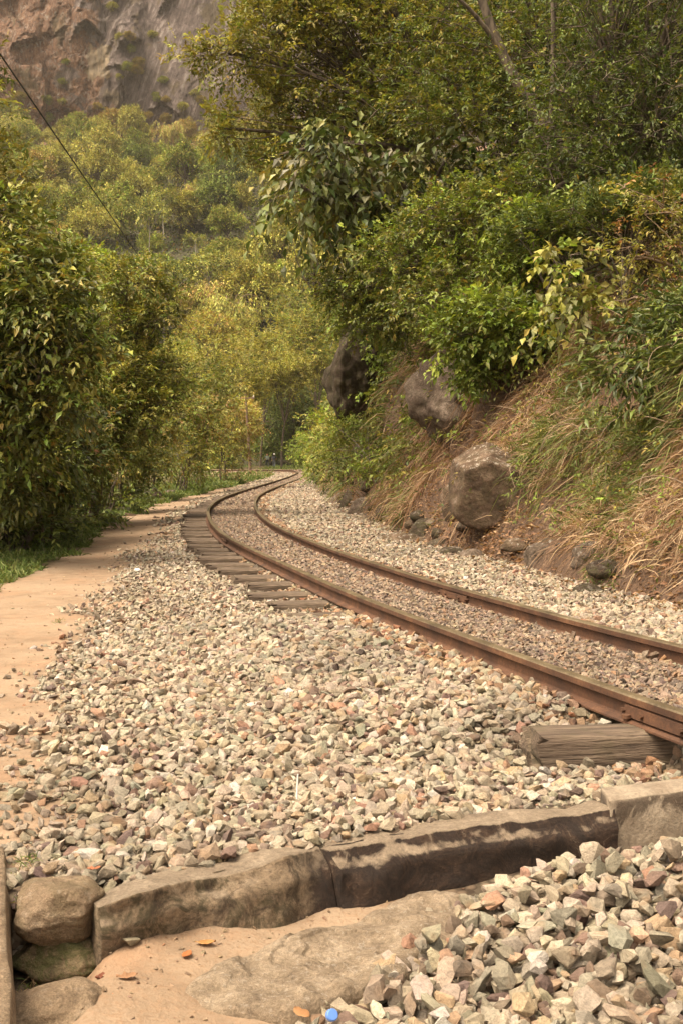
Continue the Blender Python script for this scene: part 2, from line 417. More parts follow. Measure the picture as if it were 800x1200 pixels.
# ------------------------------------------------------------------ the track in plan
L_px = [(800, 836), (725, 810), (660, 786), (600, 763.5), (562, 750), (525, 737), (475, 719), (432, 703), (400, 690), (375, 678.7), (350, 667.5),
        (325, 656), (300, 645), (282.5, 637), (270, 630.5), (256, 621), (247.5, 611), (243.7, 601), (245, 594), (252, 587.5), (265, 581),
        (280, 576), (300, 570), (317.5, 565), (340, 558), (350, 553.3), (344, 551)]
R_px = [(800, 756), (725, 740), (662, 724), (600, 705.5), (530, 687), (500, 679), (450, 663), (400, 647), (362.5, 633), (330, 619), (315, 611),
        (305, 602.5), (300, 595), (299, 587.5), (302.5, 581), (312.5, 575), (327.5, 569), (350, 561), (362.5, 554.5), (364, 551.3)]
RT = 0.28
def rail_line(px, extra_near, extra_far, step=0.15, sig=6):
    P = [ground_point(u, v, RT)[:2] for u, v in px]
    P = extra_near + P + extra_far
    P = np.array(P); s = np.r_[0, np.cumsum(np.hypot(*np.diff(P, axis=0).T))]
    q = np.arange(0, s[-1], step)
    X = np.interp(q, s, P[:, 0]); Y = np.interp(q, s, P[:, 1])
    k = np.exp(-0.5 * (np.arange(-20, 21) / sig) ** 2); k /= k.sum()
    Xp = np.r_[2 * X[0] - X[20:0:-1], X, 2 * X[-1] - X[-2:-22:-1]]; Yp = np.r_[2 * Y[0] - Y[20:0:-1], Y, 2 * Y[-1] - Y[-2:-22:-1]]
    return np.c_[np.convolve(Xp, k, 'valid'), np.convolve(Yp, k, 'valid')]
la = np.array(ground_point(800, 836, RT)[:2]); lb = np.array(ground_point(725, 810, RT)[:2]); dl = (la - lb) / np.linalg.norm(la - lb)
ra = np.array(ground_point(800, 756, RT)[:2]); rb = np.array(ground_point(725, 740, RT)[:2]); dr = (ra - rb) / np.linalg.norm(ra - rb)
dm = (dl + dr) / np.linalg.norm(dl + dr)
RAIL_L = rail_line(L_px, [tuple(la + dm * 4.5)], [(-6, 99.0), (-12, 100.5), (-30, 100)])
RAIL_R = rail_line(R_px, [tuple(la + dm * 4.5 + np.array([dm[1], -dm[0]]) * -0.93)], [(-3.6, 100.2), (-6, 101), (-12, 102), (-30, 101.5)])
# the far straight line used as the track's middle for signed distances
def mid_line():
    n = 600
    sL = np.linspace(0, len(RAIL_L) - 1, n); sR = []
    A = np.c_[np.interp(sL, range(len(RAIL_L)), RAIL_L[:, 0]), np.interp(sL, range(len(RAIL_L)), RAIL_L[:, 1])]
    out = []
    for p in A:
        d = np.hypot(*(RAIL_R - p).T); out.append((p + RAIL_R[d.argmin()]) / 2)
    return np.array(out)
MID = mid_line()
def track_dist(x, y):
    """signed distance from the middle of the track (positive to the bank side) and the y of the nearest point"""
    x = np.asarray(x, float).ravel(); y = np.asarray(y, float).ravel()
    best = np.full(x.shape, 1e9); sg = np.zeros_like(x)
    M = MID[::4]
    for a, b in zip(M[:-1], M[1:]):
        d = b - a; L2 = d @ d
        if L2 < 1e-9: continue
        t = np.clip(((x - a[0]) * d[0] + (y - a[1]) * d[1]) / L2, 0, 1)
        ex = x - a[0] - t * d[0]; ey = y - a[1] - t * d[1]; r = np.hypot(ex, ey)
        w = r < best; best = np.where(w, r, best); sg = np.where(w, np.sign(ex * d[1] - ey * d[0]), sg)
    return best * sg
def rail_clear(x, y):
    r = np.full(len(x), 1e9)
    for P in (RAIL_L, RAIL_R):
        for a, b in zip(P[:-1:2], P[2::2]):
            d = b - a; L2 = d @ d
            near = np.abs(y - a[1]) < 2.0
            if not near.any(): continue
            xx, yy = x[near], y[near]
            t = np.clip(((xx - a[0]) * d[0] + (yy - a[1]) * d[1]) / L2, 0, 1)
            r[near] = np.minimum(r[near], np.hypot(xx - a[0] - t * d[0], yy - a[1] - t * d[1]))
    return r

def edge_fn(px, z, near=(), far=()):
    P = list(near) + [ground_point(u, v, z)[:2] for u, v in px] + list(far)
    P = sorted(P, key=lambda q: q[1]); P = np.array(P)
    return lambda y: np.interp(y, P[:, 1], P[:, 0])
bank_foot = edge_fn([(800, 715), (700, 690), (620, 668), (500, 637), (440, 612), (405, 596), (385, 580), (372, 568), (369, 556)], 0.13,
                    [(9, -6), (5.6, 1), (3.9, 5)], [(-1.5, 100), (-0.6, 112), (1.5, 150), (4, 175)])
grass_edge = edge_fn([(0, 688), (60, 655), (130, 612), (175, 592), (235, 577), (300, 562)], 0.0,
                     [(-4.4, -6), (-4.0, 5)], [(-4.8, 76), (-5.0, 88), (-7.0, 95), (-30, 98)])
gravel_edge = edge_fn([(60, 955), (66, 900), (78, 850), (95, 800), (112, 740), (150, 690), (190, 640), (215, 605), (240, 587)], 0.0,
                      [(-1.25, -6), (-1.25, 4.1)], [(-4.2, 50), (-4.4, 60), (-4.3, 76), (-4.5, 86), (-8, 96)])
WX = np.array([-4, -1.3, -0.74, -0.45, -0.16, 0.09, 0.386, 0.717, 1.03, 1.4, 3, 8])
WY = np.array([2.6, 3.45, 3.65, 3.84, 4.02, 4.2, 4.33, 4.46, 4.57, 4.66, 5.0, 6.5])
def wall_y(x): return np.interp(x, WX, WY)

def ground_z(x, y):
    shp = np.shape(x); x = np.ravel(np.asarray(x, float)); y = np.ravel(np.asarray(y, float))
    d = track_dist(x, y)
    yn = np.where(y < 60, y, 60)
    base = -0.02 + 0.012 * fbm(x * 0.8, y * 0.8, oct=3, seed=3)
    shoulder = np.interp(y, [0, 5.2, 5.8, 8.8, 9.5, 14, 40], [0.0, 0.0, 0.135, 0.135, 0.07, 0.03, 0.03])
    sw = np.interp(y, [0, 4.8, 5.5, 8.5, 10], [0.9, 0.9, 1.15, 1.15, 1.0])
    zl = shoulder + (base - shoulder) * sstep(-d, sw, sw + 1.5)
    zl = zl + (0.165 - shoulder) * (1 - sstep(-d, 0.42, np.where(y > 5.5, 0.62, 0.5)))
    zr = 0.165 + (0.115 - 0.165) * sstep(d, 0.7, 1.6)
    z = np.where(d < 0, zl, zr)
    z = np.where((y > 108) , np.where(d < 0, -0.02, z), z)
    # lower ground in front of the old kerb
    wy = wall_y(x)
    bk = np.where(x < -0.72, 0.14, 0.02); pit = (1 - sstep(y, wy + bk, wy + bk + 0.07))
    low = -0.15 - 0.06 * sstep(x, -0.7, -0.1) - 0.10 * (1 - sstep(x, -0.80, -0.70)) + 0.075 * sstep(x, 0.15, 1.1) + 0.012 * fbm(x * 4, y * 4, oct=3, seed=9) + 0.05 * sstep(3.1 - y, 0, 1.0) * sstep(-x, -0.3, 0.4)
    low = low + 0.045 * np.exp(-np.clip(wy - y, 0, 9) / 0.07) * sstep(x, -0.76, -0.68) * (1 - sstep(x, 0.1, 0.3)) * (0.6 + 0.5 * fbm(x * 6, y * 6, oct=3, seed=14))
    z = z * (1 - pit) + low * pit
    # the land beyond the grass edge falls slowly towards the river
    g = grass_edge(y); t = np.clip(g - x, 0, 40)
    z = np.where((y < 94), z - 0.06 * t - 0.002 * t * t + 0.06 * sstep(t, 0, .6), z)
    return z.reshape(shp)

def axis(parts):
    out = []
    for a, b, s in parts: out.append(np.arange(a, b, s))
    return np.concatenate(out)
def grow(a, end, s, k):
    o = []
    while a < end: o.append(a); a += s; s *= k
    return np.array(o + [end])
xs = np.unique(np.round(np.concatenate([-grow(9, 700, 0.25, 1.12), np.arange(-9, -1.6, 0.1), np.arange(-1.6, 2.6, 0.035), np.arange(2.6, 6, 0.12), grow(6, 700, 0.25, 1.12)]), 4))
ys = np.unique(np.round(np.concatenate([-grow(1, 60, 0.4, 1.3), np.arange(-1, 2.2, 0.2), np.arange(2.2, 8, 0.035), grow(8, 130, 0.04, 1.014), grow(131, 1500, 3, 1.15)]), 4))
GX, GY = np.meshgrid(xs, ys)
GZ = ground_z(GX, GY)
dz_ = np.ravel(track_dist(GX, GY)).reshape(GX.shape)
e1 = 0.22 * fbm(GX * 1.7, GY * 1.7, oct=4, seed=21)
zone = np.zeros(GX.shape + (3,))
ge = gravel_edge(GY) + e1 * 1.6 - 0.1
zone[..., 0] = 1 - sstep(GX, ge - 0.15, ge + 0.3)
near_dirt = (GY < wall_y(GX) - 0.02) * (1 - sstep(GX, 0.1, 0.5)); zone[..., 0] = np.maximum(zone[..., 0], near_dirt)
ee = grass_edge(GY) + 0.3 * fbm(GX * 1.3, GY * 1.3, oct=3, seed=5)
org = 1 - sstep(GX, ee - 0.25, ee + 0.1)
org = np.where(GY > 108, 1.0, org)
org = np.maximum(org, sstep(GX - bank_foot(GY), -0.15, 0.1) * 0.8 * (GY > 6))
zone[..., 1] = org
zone[..., 2] = (np.abs(dz_) < 0.47) * 1.0
V = np.c_[GX.ravel(), GY.ravel(), GZ.ravel()]
ground = mesh_np('ground', V, grid_faces(len(ys), len(xs)), M_GROUND, zone.reshape(-1, 3), smooth=True)
tag(ground, kind='structure')

# ------------------------------------------------------------------ the steep bank on the bank side of the track
def bank_steep(y): return np.interp(y, [0, 10, 14, 18, 24, 40, 120], [0.9, 0.95, 1.0, 1.35, 2.0, 2.3, 1.6])
def bank_prof(b): return np.interp(b, [-1, 0, 0.3, 1, 2, 4, 8, 20, 60, 200], [-0.3, 0, 0.42, 1.45, 2.6, 4.2, 7.0, 15, 36, 90])
def bank_point(y, b):
    y = np.asarray(y, float); b = np.asarray(b, float)
    st = bank_steep(y); pz = bank_prof(b)
    z = 0.02 + np.where(pz < 4, pz * st, 4 * st + (pz - 4))
    x = bank_foot(y) + b
    am = np.clip(b * 0.5 + 0.12, 0.1, 1.2)
    x = x + am * 0.42 * fbm(y * 0.7, z * 0.9, oct=5, seed=31)
    z = z + am * 0.36 * fbm(y * 1.3, b * 1.5, oct=4, seed=37) + np.clip(b + 0.1, 0, 0.1) * 0.5 * fbm(y * 5, b * 5, oct=3, seed=41)
    return np.stack([x, y, z], -1)
by = np.concatenate([np.arange(-4, 8, 0.25), np.arange(8, 24, 0.06), grow(24, 190, 0.08, 1.013)])
bb = np.concatenate([[-0.6], np.arange(-0.3, 3.2, 0.05), grow(3.2, 160, 0.15, 1.12)])
BB, BY = np.meshgrid(bb, by)
bank = mesh_np('embankment', bank_point(BY, BB).reshape(-1, 3), grid_faces(len(by), len(bb)), M_BANK, smooth=True)
tag(bank, kind='structure')

# ------------------------------------------------------------------ far wooded hillside and cliff
def hill_z(x, y):
    z = (y - 165) * 0.392
    return np.where(z > 0, z, z * 0.3) + sstep(y, 165, 230) * (7 * fbm(x * 0.014, y * 0.014, oct=4, seed=51)) - 0.4
hx = np.linspace(-420, 320, 150); hy = np.linspace(160, 540, 110)
HX, HY = np.meshgrid(hx, hy)
hill = mesh_np('wooded_hillside', np.c_[HX.ravel(), HY.ravel(), hill_z(HX, HY).ravel()], grid_faces(110, 150), M_HILL, smooth=True)
tag(hill, kind='structure')
cx = np.linspace(-330, 190, 521); cz = np.linspace(95, 290, 261)
CX, CZZ = np.meshgrid(cx, cz)
CY = 478 + (CZZ - 120) * 0.22 + 14 * fbm(CX * 0.012, CZZ * 0.012, oct=3, seed=61)
rib = fbm(CX * 0.10 + CZZ * 0.028, CZZ * 0.012, oct=5, seed=63)
ledge = 1.3 * np.abs(fbm(CX * 0.045, CZZ * 0.05, oct=5, seed=66)) - 0.5
roughness_part = 1 - sstep(CX, -88, -72)
def slabs(x, z, sx, sz, seed):
    qx = (x - 0.33 * z + 4 * fbm(x * 0.05, z * 0.05, oct=3, seed=seed)) / sx; qz = (z + 4 * fbm(x * 0.06, z * 0.06, oct=3, seed=seed + 1)) / sz
    ix, iz = np.floor(qx), np.floor(qz); best = np.full(x.shape, 9e9); val = np.zeros(x.shape); zero = np.zeros_like(ix)
    for a in (-1, 0, 1):
        for c in (-1, 0, 1):
            px = ix + a + _h(ix + a, iz + c, zero, seed); pz = iz + c + _h(ix + a, iz + c, zero, seed + 3); d = (qx - px) ** 2 + (qz - pz) ** 2
            rv = _h(ix + a, iz + c, zero, seed + 7) + (qz - pz) * 0.35; w = d < best; best = np.where(w, d, best); val = np.where(w, rv, val)
    return val
blocky = slabs(CX, CZZ, 15, 17, 301) * 5.0 + slabs(CX, CZZ, 5, 6, 302) * 1.5
CY = CY + rib * 1.5 + ledge * (0.5 + 1.5 * roughness_part) - blocky * (0.12 + 0.88 * roughness_part)
def crevice(pts, depth, decay):
    global CY
    P = np.array([((u - 400) * 0.35, 1.37 + (535 - v) * 0.35) for u, v in pts]); o_ = np.argsort(P[:, 0]); P = P[o_]
    wob = 1.2 * fbm(CX * 0.15, CX * 0, oct=3, seed=int(P[0, 0]) % 50)
    zl = np.interp(CX, P[:, 0], P[:, 1]) + wob; k = sstep(CX, P[0, 0] - 1, P[0, 0] + 2) * (1 - sstep(CX, P[-1, 0] - 2, P[-1, 0] + 1))
    dz = CZZ - zl; CY = CY - depth * k * np.where(dz > 0, np.exp(-np.clip(dz, 0, 99) / decay), 0)
for pts, dp, dc in (([(28, 80), (45, 72), (62, 66)], 4.5, 12), ([(98, 68), (108, 52), (116, 48), (132, 66)], 5, 10), ([(150, 80), (165, 66), (176, 62)], 5, 8), ([(134, 104), (148, 100), (162, 108)], 4, 7),
                    ([(192, 34), (202, 18), (214, 10)], 4.5, 8), ([(0, 118), (20, 110), (40, 120)], 3, 8), ([(180, 150), (200, 140), (222, 155)], 2.5, 6), ([(60, 20), (80, 8), (96, 16)], 4, 10), ([(140, 30), (150, 10), (160, 14)], 4, 8), ([(60, 150), (85, 140), (110, 152)], 2.5, 6)):
    crevice(pts, dp, dc)
cliff = mesh_np('cliff', np.c_[CX.ravel(), CY.ravel(), CZZ.ravel()], grid_faces(261, 521), M_CLIFF, smooth=False)
tag(cliff, kind='structure')
def cliff_y(x, z):
    i = int(np.clip(round((x + 330) / 1.0), 0, 520)); j = int(np.clip(round((z - 95) / 0.75), 0, 260))
    return CY[j, i]

# ------------------------------------------------------------------ rails
HEAD = [(-0.03, -0.036), (-0.03, -0.006), (-0.024, 0.0), (0.024, 0.0), (0.03, -0.006), (0.03, -0.036)]
PROFILE = [(0.048, -0.130), (0.048, -0.121), (0.012, -0.108), (0.008, -0.100), (0.008, -0.046), (0.030, -0.036), (0.030, -0.007), (0.024, 0.0),
           (-0.024, 0.0), (-0.030, -0.007), (-0.030, -0.036), (-0.008, -0.046), (-0.008, -0.100), (-0.012, -0.108), (-0.048, -0.121), (-0.048, -0.130)]
def frame2d(P):
    T = np.gradient(P, axis=0); T /= np.linalg.norm(T, axis=1)[:, None]
    return T, np.c_[T[:, 1], -T[:, 0]]
def sweep(P, prof, z0):
    T, N = frame2d(P); k = len(prof); pr = np.array(prof)
    V = np.zeros((len(P), k, 3))
    V[:, :, 0] = P[:, 0][:, None] + N[:, 0][:, None] * pr[:, 0]; V[:, :, 1] = P[:, 1][:, None] + N[:, 1][:, None] * pr[:, 0]
    V[:, :, 2] = z0 + pr[:, 1]
    f = grid_faces(len(P), k, True)
    return V.reshape(-1, 3), [f]
def make_rail(P, label, joints):
    V, Fc = sweep(P, PROFILE, RT)
    mi = np.tile(np.array([0] * 6 + [1, 1, 1] + [0] * 7), len(P) - 1)
    o = mesh_np('rail', V, Fc, [M_RUST, M_RAILTOP], midx=mi)
    tag(o, label, 'rail', 'rails of the railway track')
    for yj in joints:
        i = int(np.abs(P[:, 1] - yj).argmin()); i = max(2, min(len(P) - 4, i))
        Q = P[i - 2:i + 3]
        for sgn in (-1, 1):
            pr = [(sgn * 0.010, -0.105), (sgn * 0.030, -0.100), (sgn * 0.026, -0.05), (sgn * 0.010, -0.042)]
            V, Fc = sweep(Q, pr, RT)
            c = [np.array([[0, 1, 2, 3], [16, 17, 18, 19]])]
            mesh_np('joint_bar', V, Fc + c, M_RUST, parent=o)
        T, N = frame2d(Q)
        for t in (0, 1, 3, 4):
            c_ = Q[t]; n_ = N[t]
            pts = [[c_[0] + n_[0] * w, c_[1] + n_[1] * w, RT - 0.075] for w in (-0.045, 0.045)]
            V, Fc = tubes([pts], [0.013], 6)
            mesh_np('bolt', V, Fc + [np.array([[0, 1, 2, 3, 4, 5], [6, 7, 8, 9, 10, 11]])], M_RUST, parent=o)
    return o
make_rail(RAIL_L, 'rusty steel rail on the outside of the bend, nearer the wooden sleeper ends', [5.2, 16.6])
make_rail(RAIL_R, 'rusty steel rail on the inside of the bend, nearer the overgrown bank', [10.0])

# ------------------------------------------------------------------ sleepers
def sleeper_mesh(seed, L=1.96, w=0.21, h=0.15):
    r = np.random.default_rng(seed)
    n = 33; u = np.linspace(-L / 2, L / 2, n); k = 24
    ang = np.arange(k) / k * 2 * math.pi
    cxs = np.sign(np.cos(ang)) * np.abs(np.cos(ang)) ** 0.35 * w / 2; czs = np.sign(np.sin(ang)) * np.abs(np.sin(ang)) ** 0.35 * h / 2
    V = np.zeros((n, k, 3)); V[:, :, 0] = u[:, None]; V[:, :, 1] = cxs; V[:, :, 2] = czs
    fl = fbm(V[:, :, 0] * 3, V[:, :, 1] * 30 + seed, V[:, :, 2] * 30, oct=3, seed=seed)
    V[:, :, 1] *= 1 + 0.05 * fl; V[:, :, 2] *= 1 + 0.06 * fl
    V[0, :, 0] += 0.02 * r.standard_normal(k); V[-1, :, 0] += 0.02 * r.standard_normal(k)
    V[:, :, 2] -= h / 2
    V = V.reshape(-1, 3); V = np.r_[V, [[-L / 2 - .004, 0, -h / 2], [L / 2 + .004, 0, -h / 2]]]
    f = [grid_faces(n, k, True)]
    a = np.arange(k); f.append(np.c_[(a + 1) % k, a, np.full(k, n * k)]); b_ = (n - 1) * k
    f.append(np.c_[b_ + a, b_ + (a + 1) % k, np.full(k, n * k + 1)])
    me = mesh_np('railway_sleeper', V, f, M_WOOD, smooth=False)
    return me
protos = []
def mid_at(s_idx):
    i = int(np.clip(s_idx, 1, len(MID) - 2)); t = MID[i + 1] - MID[i - 1]; t = t / np.linalg.norm(t)
    return MID[i], t
sm = np.r_[0, np.cumsum(np.hypot(*np.diff(MID, axis=0).T))]
SLEEPERS = []
def place_sleeper(c, t, k, off=0.0, label=None, group=None, dz=0.0):
    n = np.array([t[1], -t[0]])
    if k < 5 and len(protos) <= k:
        o = sleeper_mesh(100 + k); protos.append(o)
    else:
        o = protos[k % 5].copy(); C.objects.link(o)
    p = c + n * off
    o.location = (p[0], p[1], 0.148 + dz)
    o.rotation_euler = (0.0, 0.0, math.atan2(n[1], n[0]))
    tag(o, label, 'railway sleeper', group)
    SLEEPERS.append((p, n, t))
    return o
rs = random.Random(4)
near_c = np.array(ground_point(757, 852, 0.15)[:2]); j = int(np.hypot(*(MID - near_c).T).argmin())
# the near sleeper: its end sticks out in front of the rail
c0, t0 = mid_at(j)
target = np.array(ground_point(622, 862, 0.13)[:2]) - np.array(ground_point(622, 862, 0.13)[:2]) * 0
nn = np.array([t0[1], -t0[0]])
nn2 = (near_c - target) / np.linalg.norm(near_c - target)
t_near = np.array([-nn2[1], nn2[0]])
near_mid = target + nn2 * 0.98
k_ = 0
o = sleeper_mesh(100, w=0.24, h=0.2); protos.append(o)
o.location = (near_mid[0], near_mid[1], 0.155); o.rotation_euler = (0, 0, math.atan2(nn2[1], nn2[0]))
tag(o, 'thick weathered wooden sleeper sticking out under the nearest stretch of rail', 'railway sleeper', 'wooden sleepers under the rails')
SLEEPERS.append((near_mid, nn2, t_near))
# a spike standing beside the rail on the near sleeper
sp = np.array(ground_point(733, 848, 0.15)[:2])
V, Fc = tubes([[(sp[0], sp[1], 0.12), (sp[0], sp[1], 0.185)], [(sp[0], sp[1], 0.175), (sp[0], sp[1], 0.192)]], [0.013, 0.022], 8)
spk_ = mesh_np('rail_spike', V, Fc + [np.array([list(range(8, 16)), list(range(24, 32))])], M_RUST)
spk_.parent = o; spk_.matrix_parent_inverse = Matrix.LocRotScale(Vector(o.location), o.rotation_euler, None).inverted()
q = 0; s0 = sm[j] + 4.3; k_ = 1
while True:
    s = s0 + q * 0.74; q += 1
    i = int(np.searchsorted(sm, s))
    if i >= len(MID) - 2: break
    c, t = mid_at(i)
    if c[1] > 47: break
    place_sleeper(c, t, k_, off=rs.uniform(-0.07, 0.06), dz=rs.uniform(-0.012, 0.008),
                  label='weathered wooden sleeper whose end shows outside the outer rail along the bend', group='wooden sleepers under the rails')
    k_ += 1

# ------------------------------------------------------------------ gravel
def hull_templates(n, npts, seed, flat=1.0):
    out = []; r = np.random.default_rng(seed)
    for i in range(n):
        P = r.standard_normal((npts, 3)); P /= np.linalg.norm(P, axis=1)[:, None]; P *= r.uniform(0.75, 1.0, (npts, 1))
        P *= np.array([r.uniform(0.85, 1.1), r.uniform(0.6, 0.95), r.uniform(0.42, 0.72)]) * flat; P += 0.06 * r.standard_normal(P.shape)
        bm = bmesh.new()
        for p in P: bm.verts.new(p)
        bmesh.ops.convex_hull(bm, input=bm.verts)
        for v in [v for v in bm.verts if not v.link_faces]: bm.verts.remove(v)
        bmesh.ops.triangulate(bm, faces=bm.faces)
        bmesh.ops.recalc_face_normals(bm, faces=bm.faces)
        bm.verts.index_update()
        out.append((np.array([v.co[:] for v in bm.verts]), np.array([[v.index for v in f.verts] for f in bm.faces]))); bm.free()
    return out
T_NEAR = hull_templates(30, 17, 1); T_FAR = hull_templates(16, 8, 2)
PAL = np.array([(0.50, 0.42, 0.30), (0.44, 0.365, 0.26), (0.39, 0.34, 0.25), (0.55, 0.47, 0.35), (0.37, 0.33, 0.24), (0.25, 0.17, 0.125), (0.19, 0.135, 0.11),
                (0.43, 0.26, 0.17), (0.30, 0.235, 0.17), (0.62, 0.56, 0.46), (0.47, 0.35, 0.22)])
PAL = PAL * np.array([0.77, 0.765, 0.785])
PW = np.array([0.19, 0.17, 0.14, 0.11, 0.09, 0.07, 0.035, 0.035, 0.07, 0.035, 0.07]); PW /= PW.sum()
PAL_C = np.array([(0.30, 0.25, 0.20), (0.22, 0.18, 0.15), (0.38, 0.31, 0.23), (0.16, 0.13, 0.115), (0.32, 0.22, 0.15), (0.42, 0.36, 0.28)])
PAL_C = PAL_C * np.array([0.78, 0.72, 0.68])
PWC = np.array([0.25, 0.2, 0.2, 0.12, 0.13, 0.1])
def rot_mats(n, r, tilt):
    a = r.uniform(0, 2 * math.pi, n); tx = r.standard_normal(n) * tilt; ty = r.standard_normal(n) * tilt
    ca, sa = np.cos(a), np.sin(a); z = np.zeros(n); o = np.ones(n)
    Rz = np.stack([ca, -sa, z, sa, ca, z, z, z, o], -1).reshape(n, 3, 3)
    Rx = np.stack([o, z, z, z, np.cos(tx), -np.sin(tx), z, np.sin(tx), np.cos(tx)], -1).reshape(n, 3, 3)
    Ry = np.stack([np.cos(ty), z, np.sin(ty), z, o, z, -np.sin(ty), z, np.cos(ty)], -1).reshape(n, 3, 3)
    return Rx @ Ry @ Rz
def stones(P, size, cols, temps, r, tilt=0.5):
    R = rot_mats(len(P), r, tilt); idx = r.integers(0, len(temps), len(P))
    Vs, Fs, Cs, off = [], [], [], 0
    asp = r.uniform(0.75, 1.2, (len(P), 3))
    for k, (tv, tf) in enumerate(temps):
        w = np.where(idx == k)[0]
        if not len(w): continue
        v = np.einsum('nij,nkj->nki', R[w], tv[None] * asp[w][:, None, :] * size[w][:, None, None]) + P[w][:, None, :]
        n, m = v.shape[:2]
        Vs.append(v.reshape(-1, 3)); Fs.append((tf[None] + (np.arange(n) * m)[:, None, None] + off).reshape(-1, 3)); off += n * m
        Cs.append(np.repeat(cols[w], m, axis=0))
    return np.concatenate(Vs), np.concatenate(Fs), np.concatenate(Cs)
def scatter(x0, x1, y0, y1, dens, r):
    n = int((x1 - x0) * (y1 - y0) * dens)
    g = 1 / math.sqrt(dens); nx = int((x1 - x0) / g); ny = int((y1 - y0) / g)
    X, Y = np.meshgrid(np.arange(nx), np.arange(ny))
    x = x0 + (X.ravel() + r.uniform(-0.1, 1.1, nx * ny)) * g; y = y0 + (Y.ravel() + r.uniform(-0.1, 1.1, nx * ny)) * g
    return x, y
def in_view(x, y, m=0.6):
    return (np.abs(x) < 0.2857 * y * 1.02 + m)
def sleeper_clear(x, y):
    ok = np.ones(len(x), bool)
    for i, (p, n, t) in enumerate(SLEEPERS):
        a = (x - p[0]) * n[0] + (y - p[1]) * n[1]; b = (x - p[0]) * t[0] + (y - p[1]) * t[1]
        ww = 0.15 if i == 0 else 0.125
        inner = -0.42 if i == 0 else -0.60 - 0.12 * math.sin(i * 2.3)
        ok &= ~((a < inner) & (a > -1.03) & (np.abs(b) < ww))
    return ok
def pick(pal, pw, n, r, jit=0.12):
    i = r.choice(len(pal), n, p=pw / pw.sum()); c = pal[i] * (1 + jit * r.standard_normal((n, 1))) * (1 + 0.03 * r.standard_normal((n, 3)))
    return np.clip(c, 0.05, 0.72)
gv, gf, gc, goff = [], [], [], 0
def add_gravel(x, y, z, s, c, temps, r, tilt=0.5):
    global goff
    if not len(x): return
    v, f, cc = stones(np.c_[x, y, z], s, c, temps, r, tilt); gv.append(v); gf.append(f + goff); gc.append(cc); goff += len(v)
def ballast_layer(y0, y1, x0, x1, dens, smin, smax, temps, lift, centre, seed):
    r = np.random.default_rng(seed); x, y = scatter(x0, x1, y0, y1, dens, r)
    k = in_view(x, y); x, y = x[k], y[k]
    d = track_dist(x, y); e = 0.25 * fbm(x * 1.7, y * 1.7, oct=4, seed=21)
    g = gravel_edge(y) + e
    prob = sstep(x, g - 0.45, g + 0.85)
    bf = bank_foot(y)
    cen = np.abs(d) < 0.45
    k = (r.uniform(0, 1, len(x)) < prob ** 0.8) & (x < bf + 0.1) & (y > wall_y(x) + 0.12) & ((cen if centre else ~cen))
    k &= y < 108
    x, y, d = x[k], y[k], d[k]
    k = rail_clear(x, y) > (0.036 + smax * 0.25); k &= sleeper_clear(x, y); x, y, d = x[k], y[k], d[k]
    s = smin + (smax - smin) * r.beta(1.6, 2.6, len(x))
    z = ground_z(x, y) + lift * s
    if centre: c = pick(PAL_C, PWC, len(x), r)
    else:
        c = pick(PAL, PW, len(x), r)
        dk = 1 - 0.25 * sstep(fbm(x * 0.9, y * 0.9, oct=3, seed=77), 0.15, 0.7); c = c * dk[:, None]
        rr = (np.abs(np.abs(d) - 0.5) < 0.3) & (r.uniform(0, 1, len(x)) < 0.5)
        c[rr] = c[rr] * np.array([0.88, 0.68, 0.55])
    add_gravel(x, y, z, s, c, temps, r)
# nearest ballast, two overlapping layers, then coarser ones with distance
ballast_layer(3.4, 9.5, -3, 4.2, 850, 0.017, 0.051, T_NEAR, 0.1, False, 11)
ballast_layer(3.4, 9.5, -3, 4.2, 640, 0.017, 0.057, T_NEAR, 0.6, False, 12)
ballast_layer(3.4, 7.5, -2.3, 2.6, 1300, 0.006, 0.02, T_FAR, 0.5, False, 10)
ballast_layer(9.5, 20, -5, 5, 700, 0.020, 0.048, T_FAR, 0.15, False, 13)
ballast_layer(9.5, 20, -5, 5, 340, 0.020, 0.054, T_FAR, 0.6, False, 14)
ballast_layer(20, 45, -6, 3, 200, 0.045, 0.085, T_FAR, 0.3, False, 15)
ballast_layer(45, 108, -7, 1, 75, 0.07, 0.13, T_FAR, 0.3, False, 16)
ballast_layer(3.4, 12, -1, 4.2, 1100, 0.014, 0.042, T_FAR, 0.3, True, 17)
ballast_layer(12, 30, -5, 4, 600, 0.022, 0.05, T_FAR, 0.3, True, 18)
ballast_layer(30, 108, -5, 2, 150, 0.04, 0.08, T_FAR, 0.3, True, 19)
gravel = mesh_np('ballast_gravel', np.concatenate(gv), np.concatenate(gf), M_STONE, np.concatenate(gc)); tag(gravel, 'pale broken stone ballast covering the track bed', 'gravel', kind='stuff')
# the lower heap of gravel in front of the kerb
gv, gf, gc, goff = [], [], [], 0
r = np.random.default_rng(31)
edge_pts = np.array([ground_point(u, v, -0.2)[:2] for u, v in ((330, 1260), (345, 1200), (400, 1165), (470, 1120), (500, 1085), (545, 1055), (600, 1040), (720, 1018))])
def heap_left(y): 
    o_ = np.argsort(edge_pts[:, 1]); return np.interp(y, edge_pts[o_, 1], edge_pts[o_, 0])
for dens, smin, smax, lift in ((600, 0.022, 0.06, 0.1), (460, 0.024, 0.068, 0.8), (160, 0.026, 0.066, 1.6)):
    x, y = scatter(-0.6, 2.2, 2.6, 5.2, dens, r)
    hl = heap_left(y); pr = sstep(x, hl - 0.03, hl + 0.10 + 0.12 * lift)
    k = (r.uniform(0, 1, len(x)) < pr) & (y < wall_y(x) - 0.08 - 0.12 * lift); x, y = x[k], y[k]
    s = smin + (smax - smin) * r.beta(1.6, 2.2, len(x))
    add_gravel(x, y, ground_z(x, y) + lift * s, s, pick(PAL, PW, len(x), r), T_NEAR, r, 0.6)
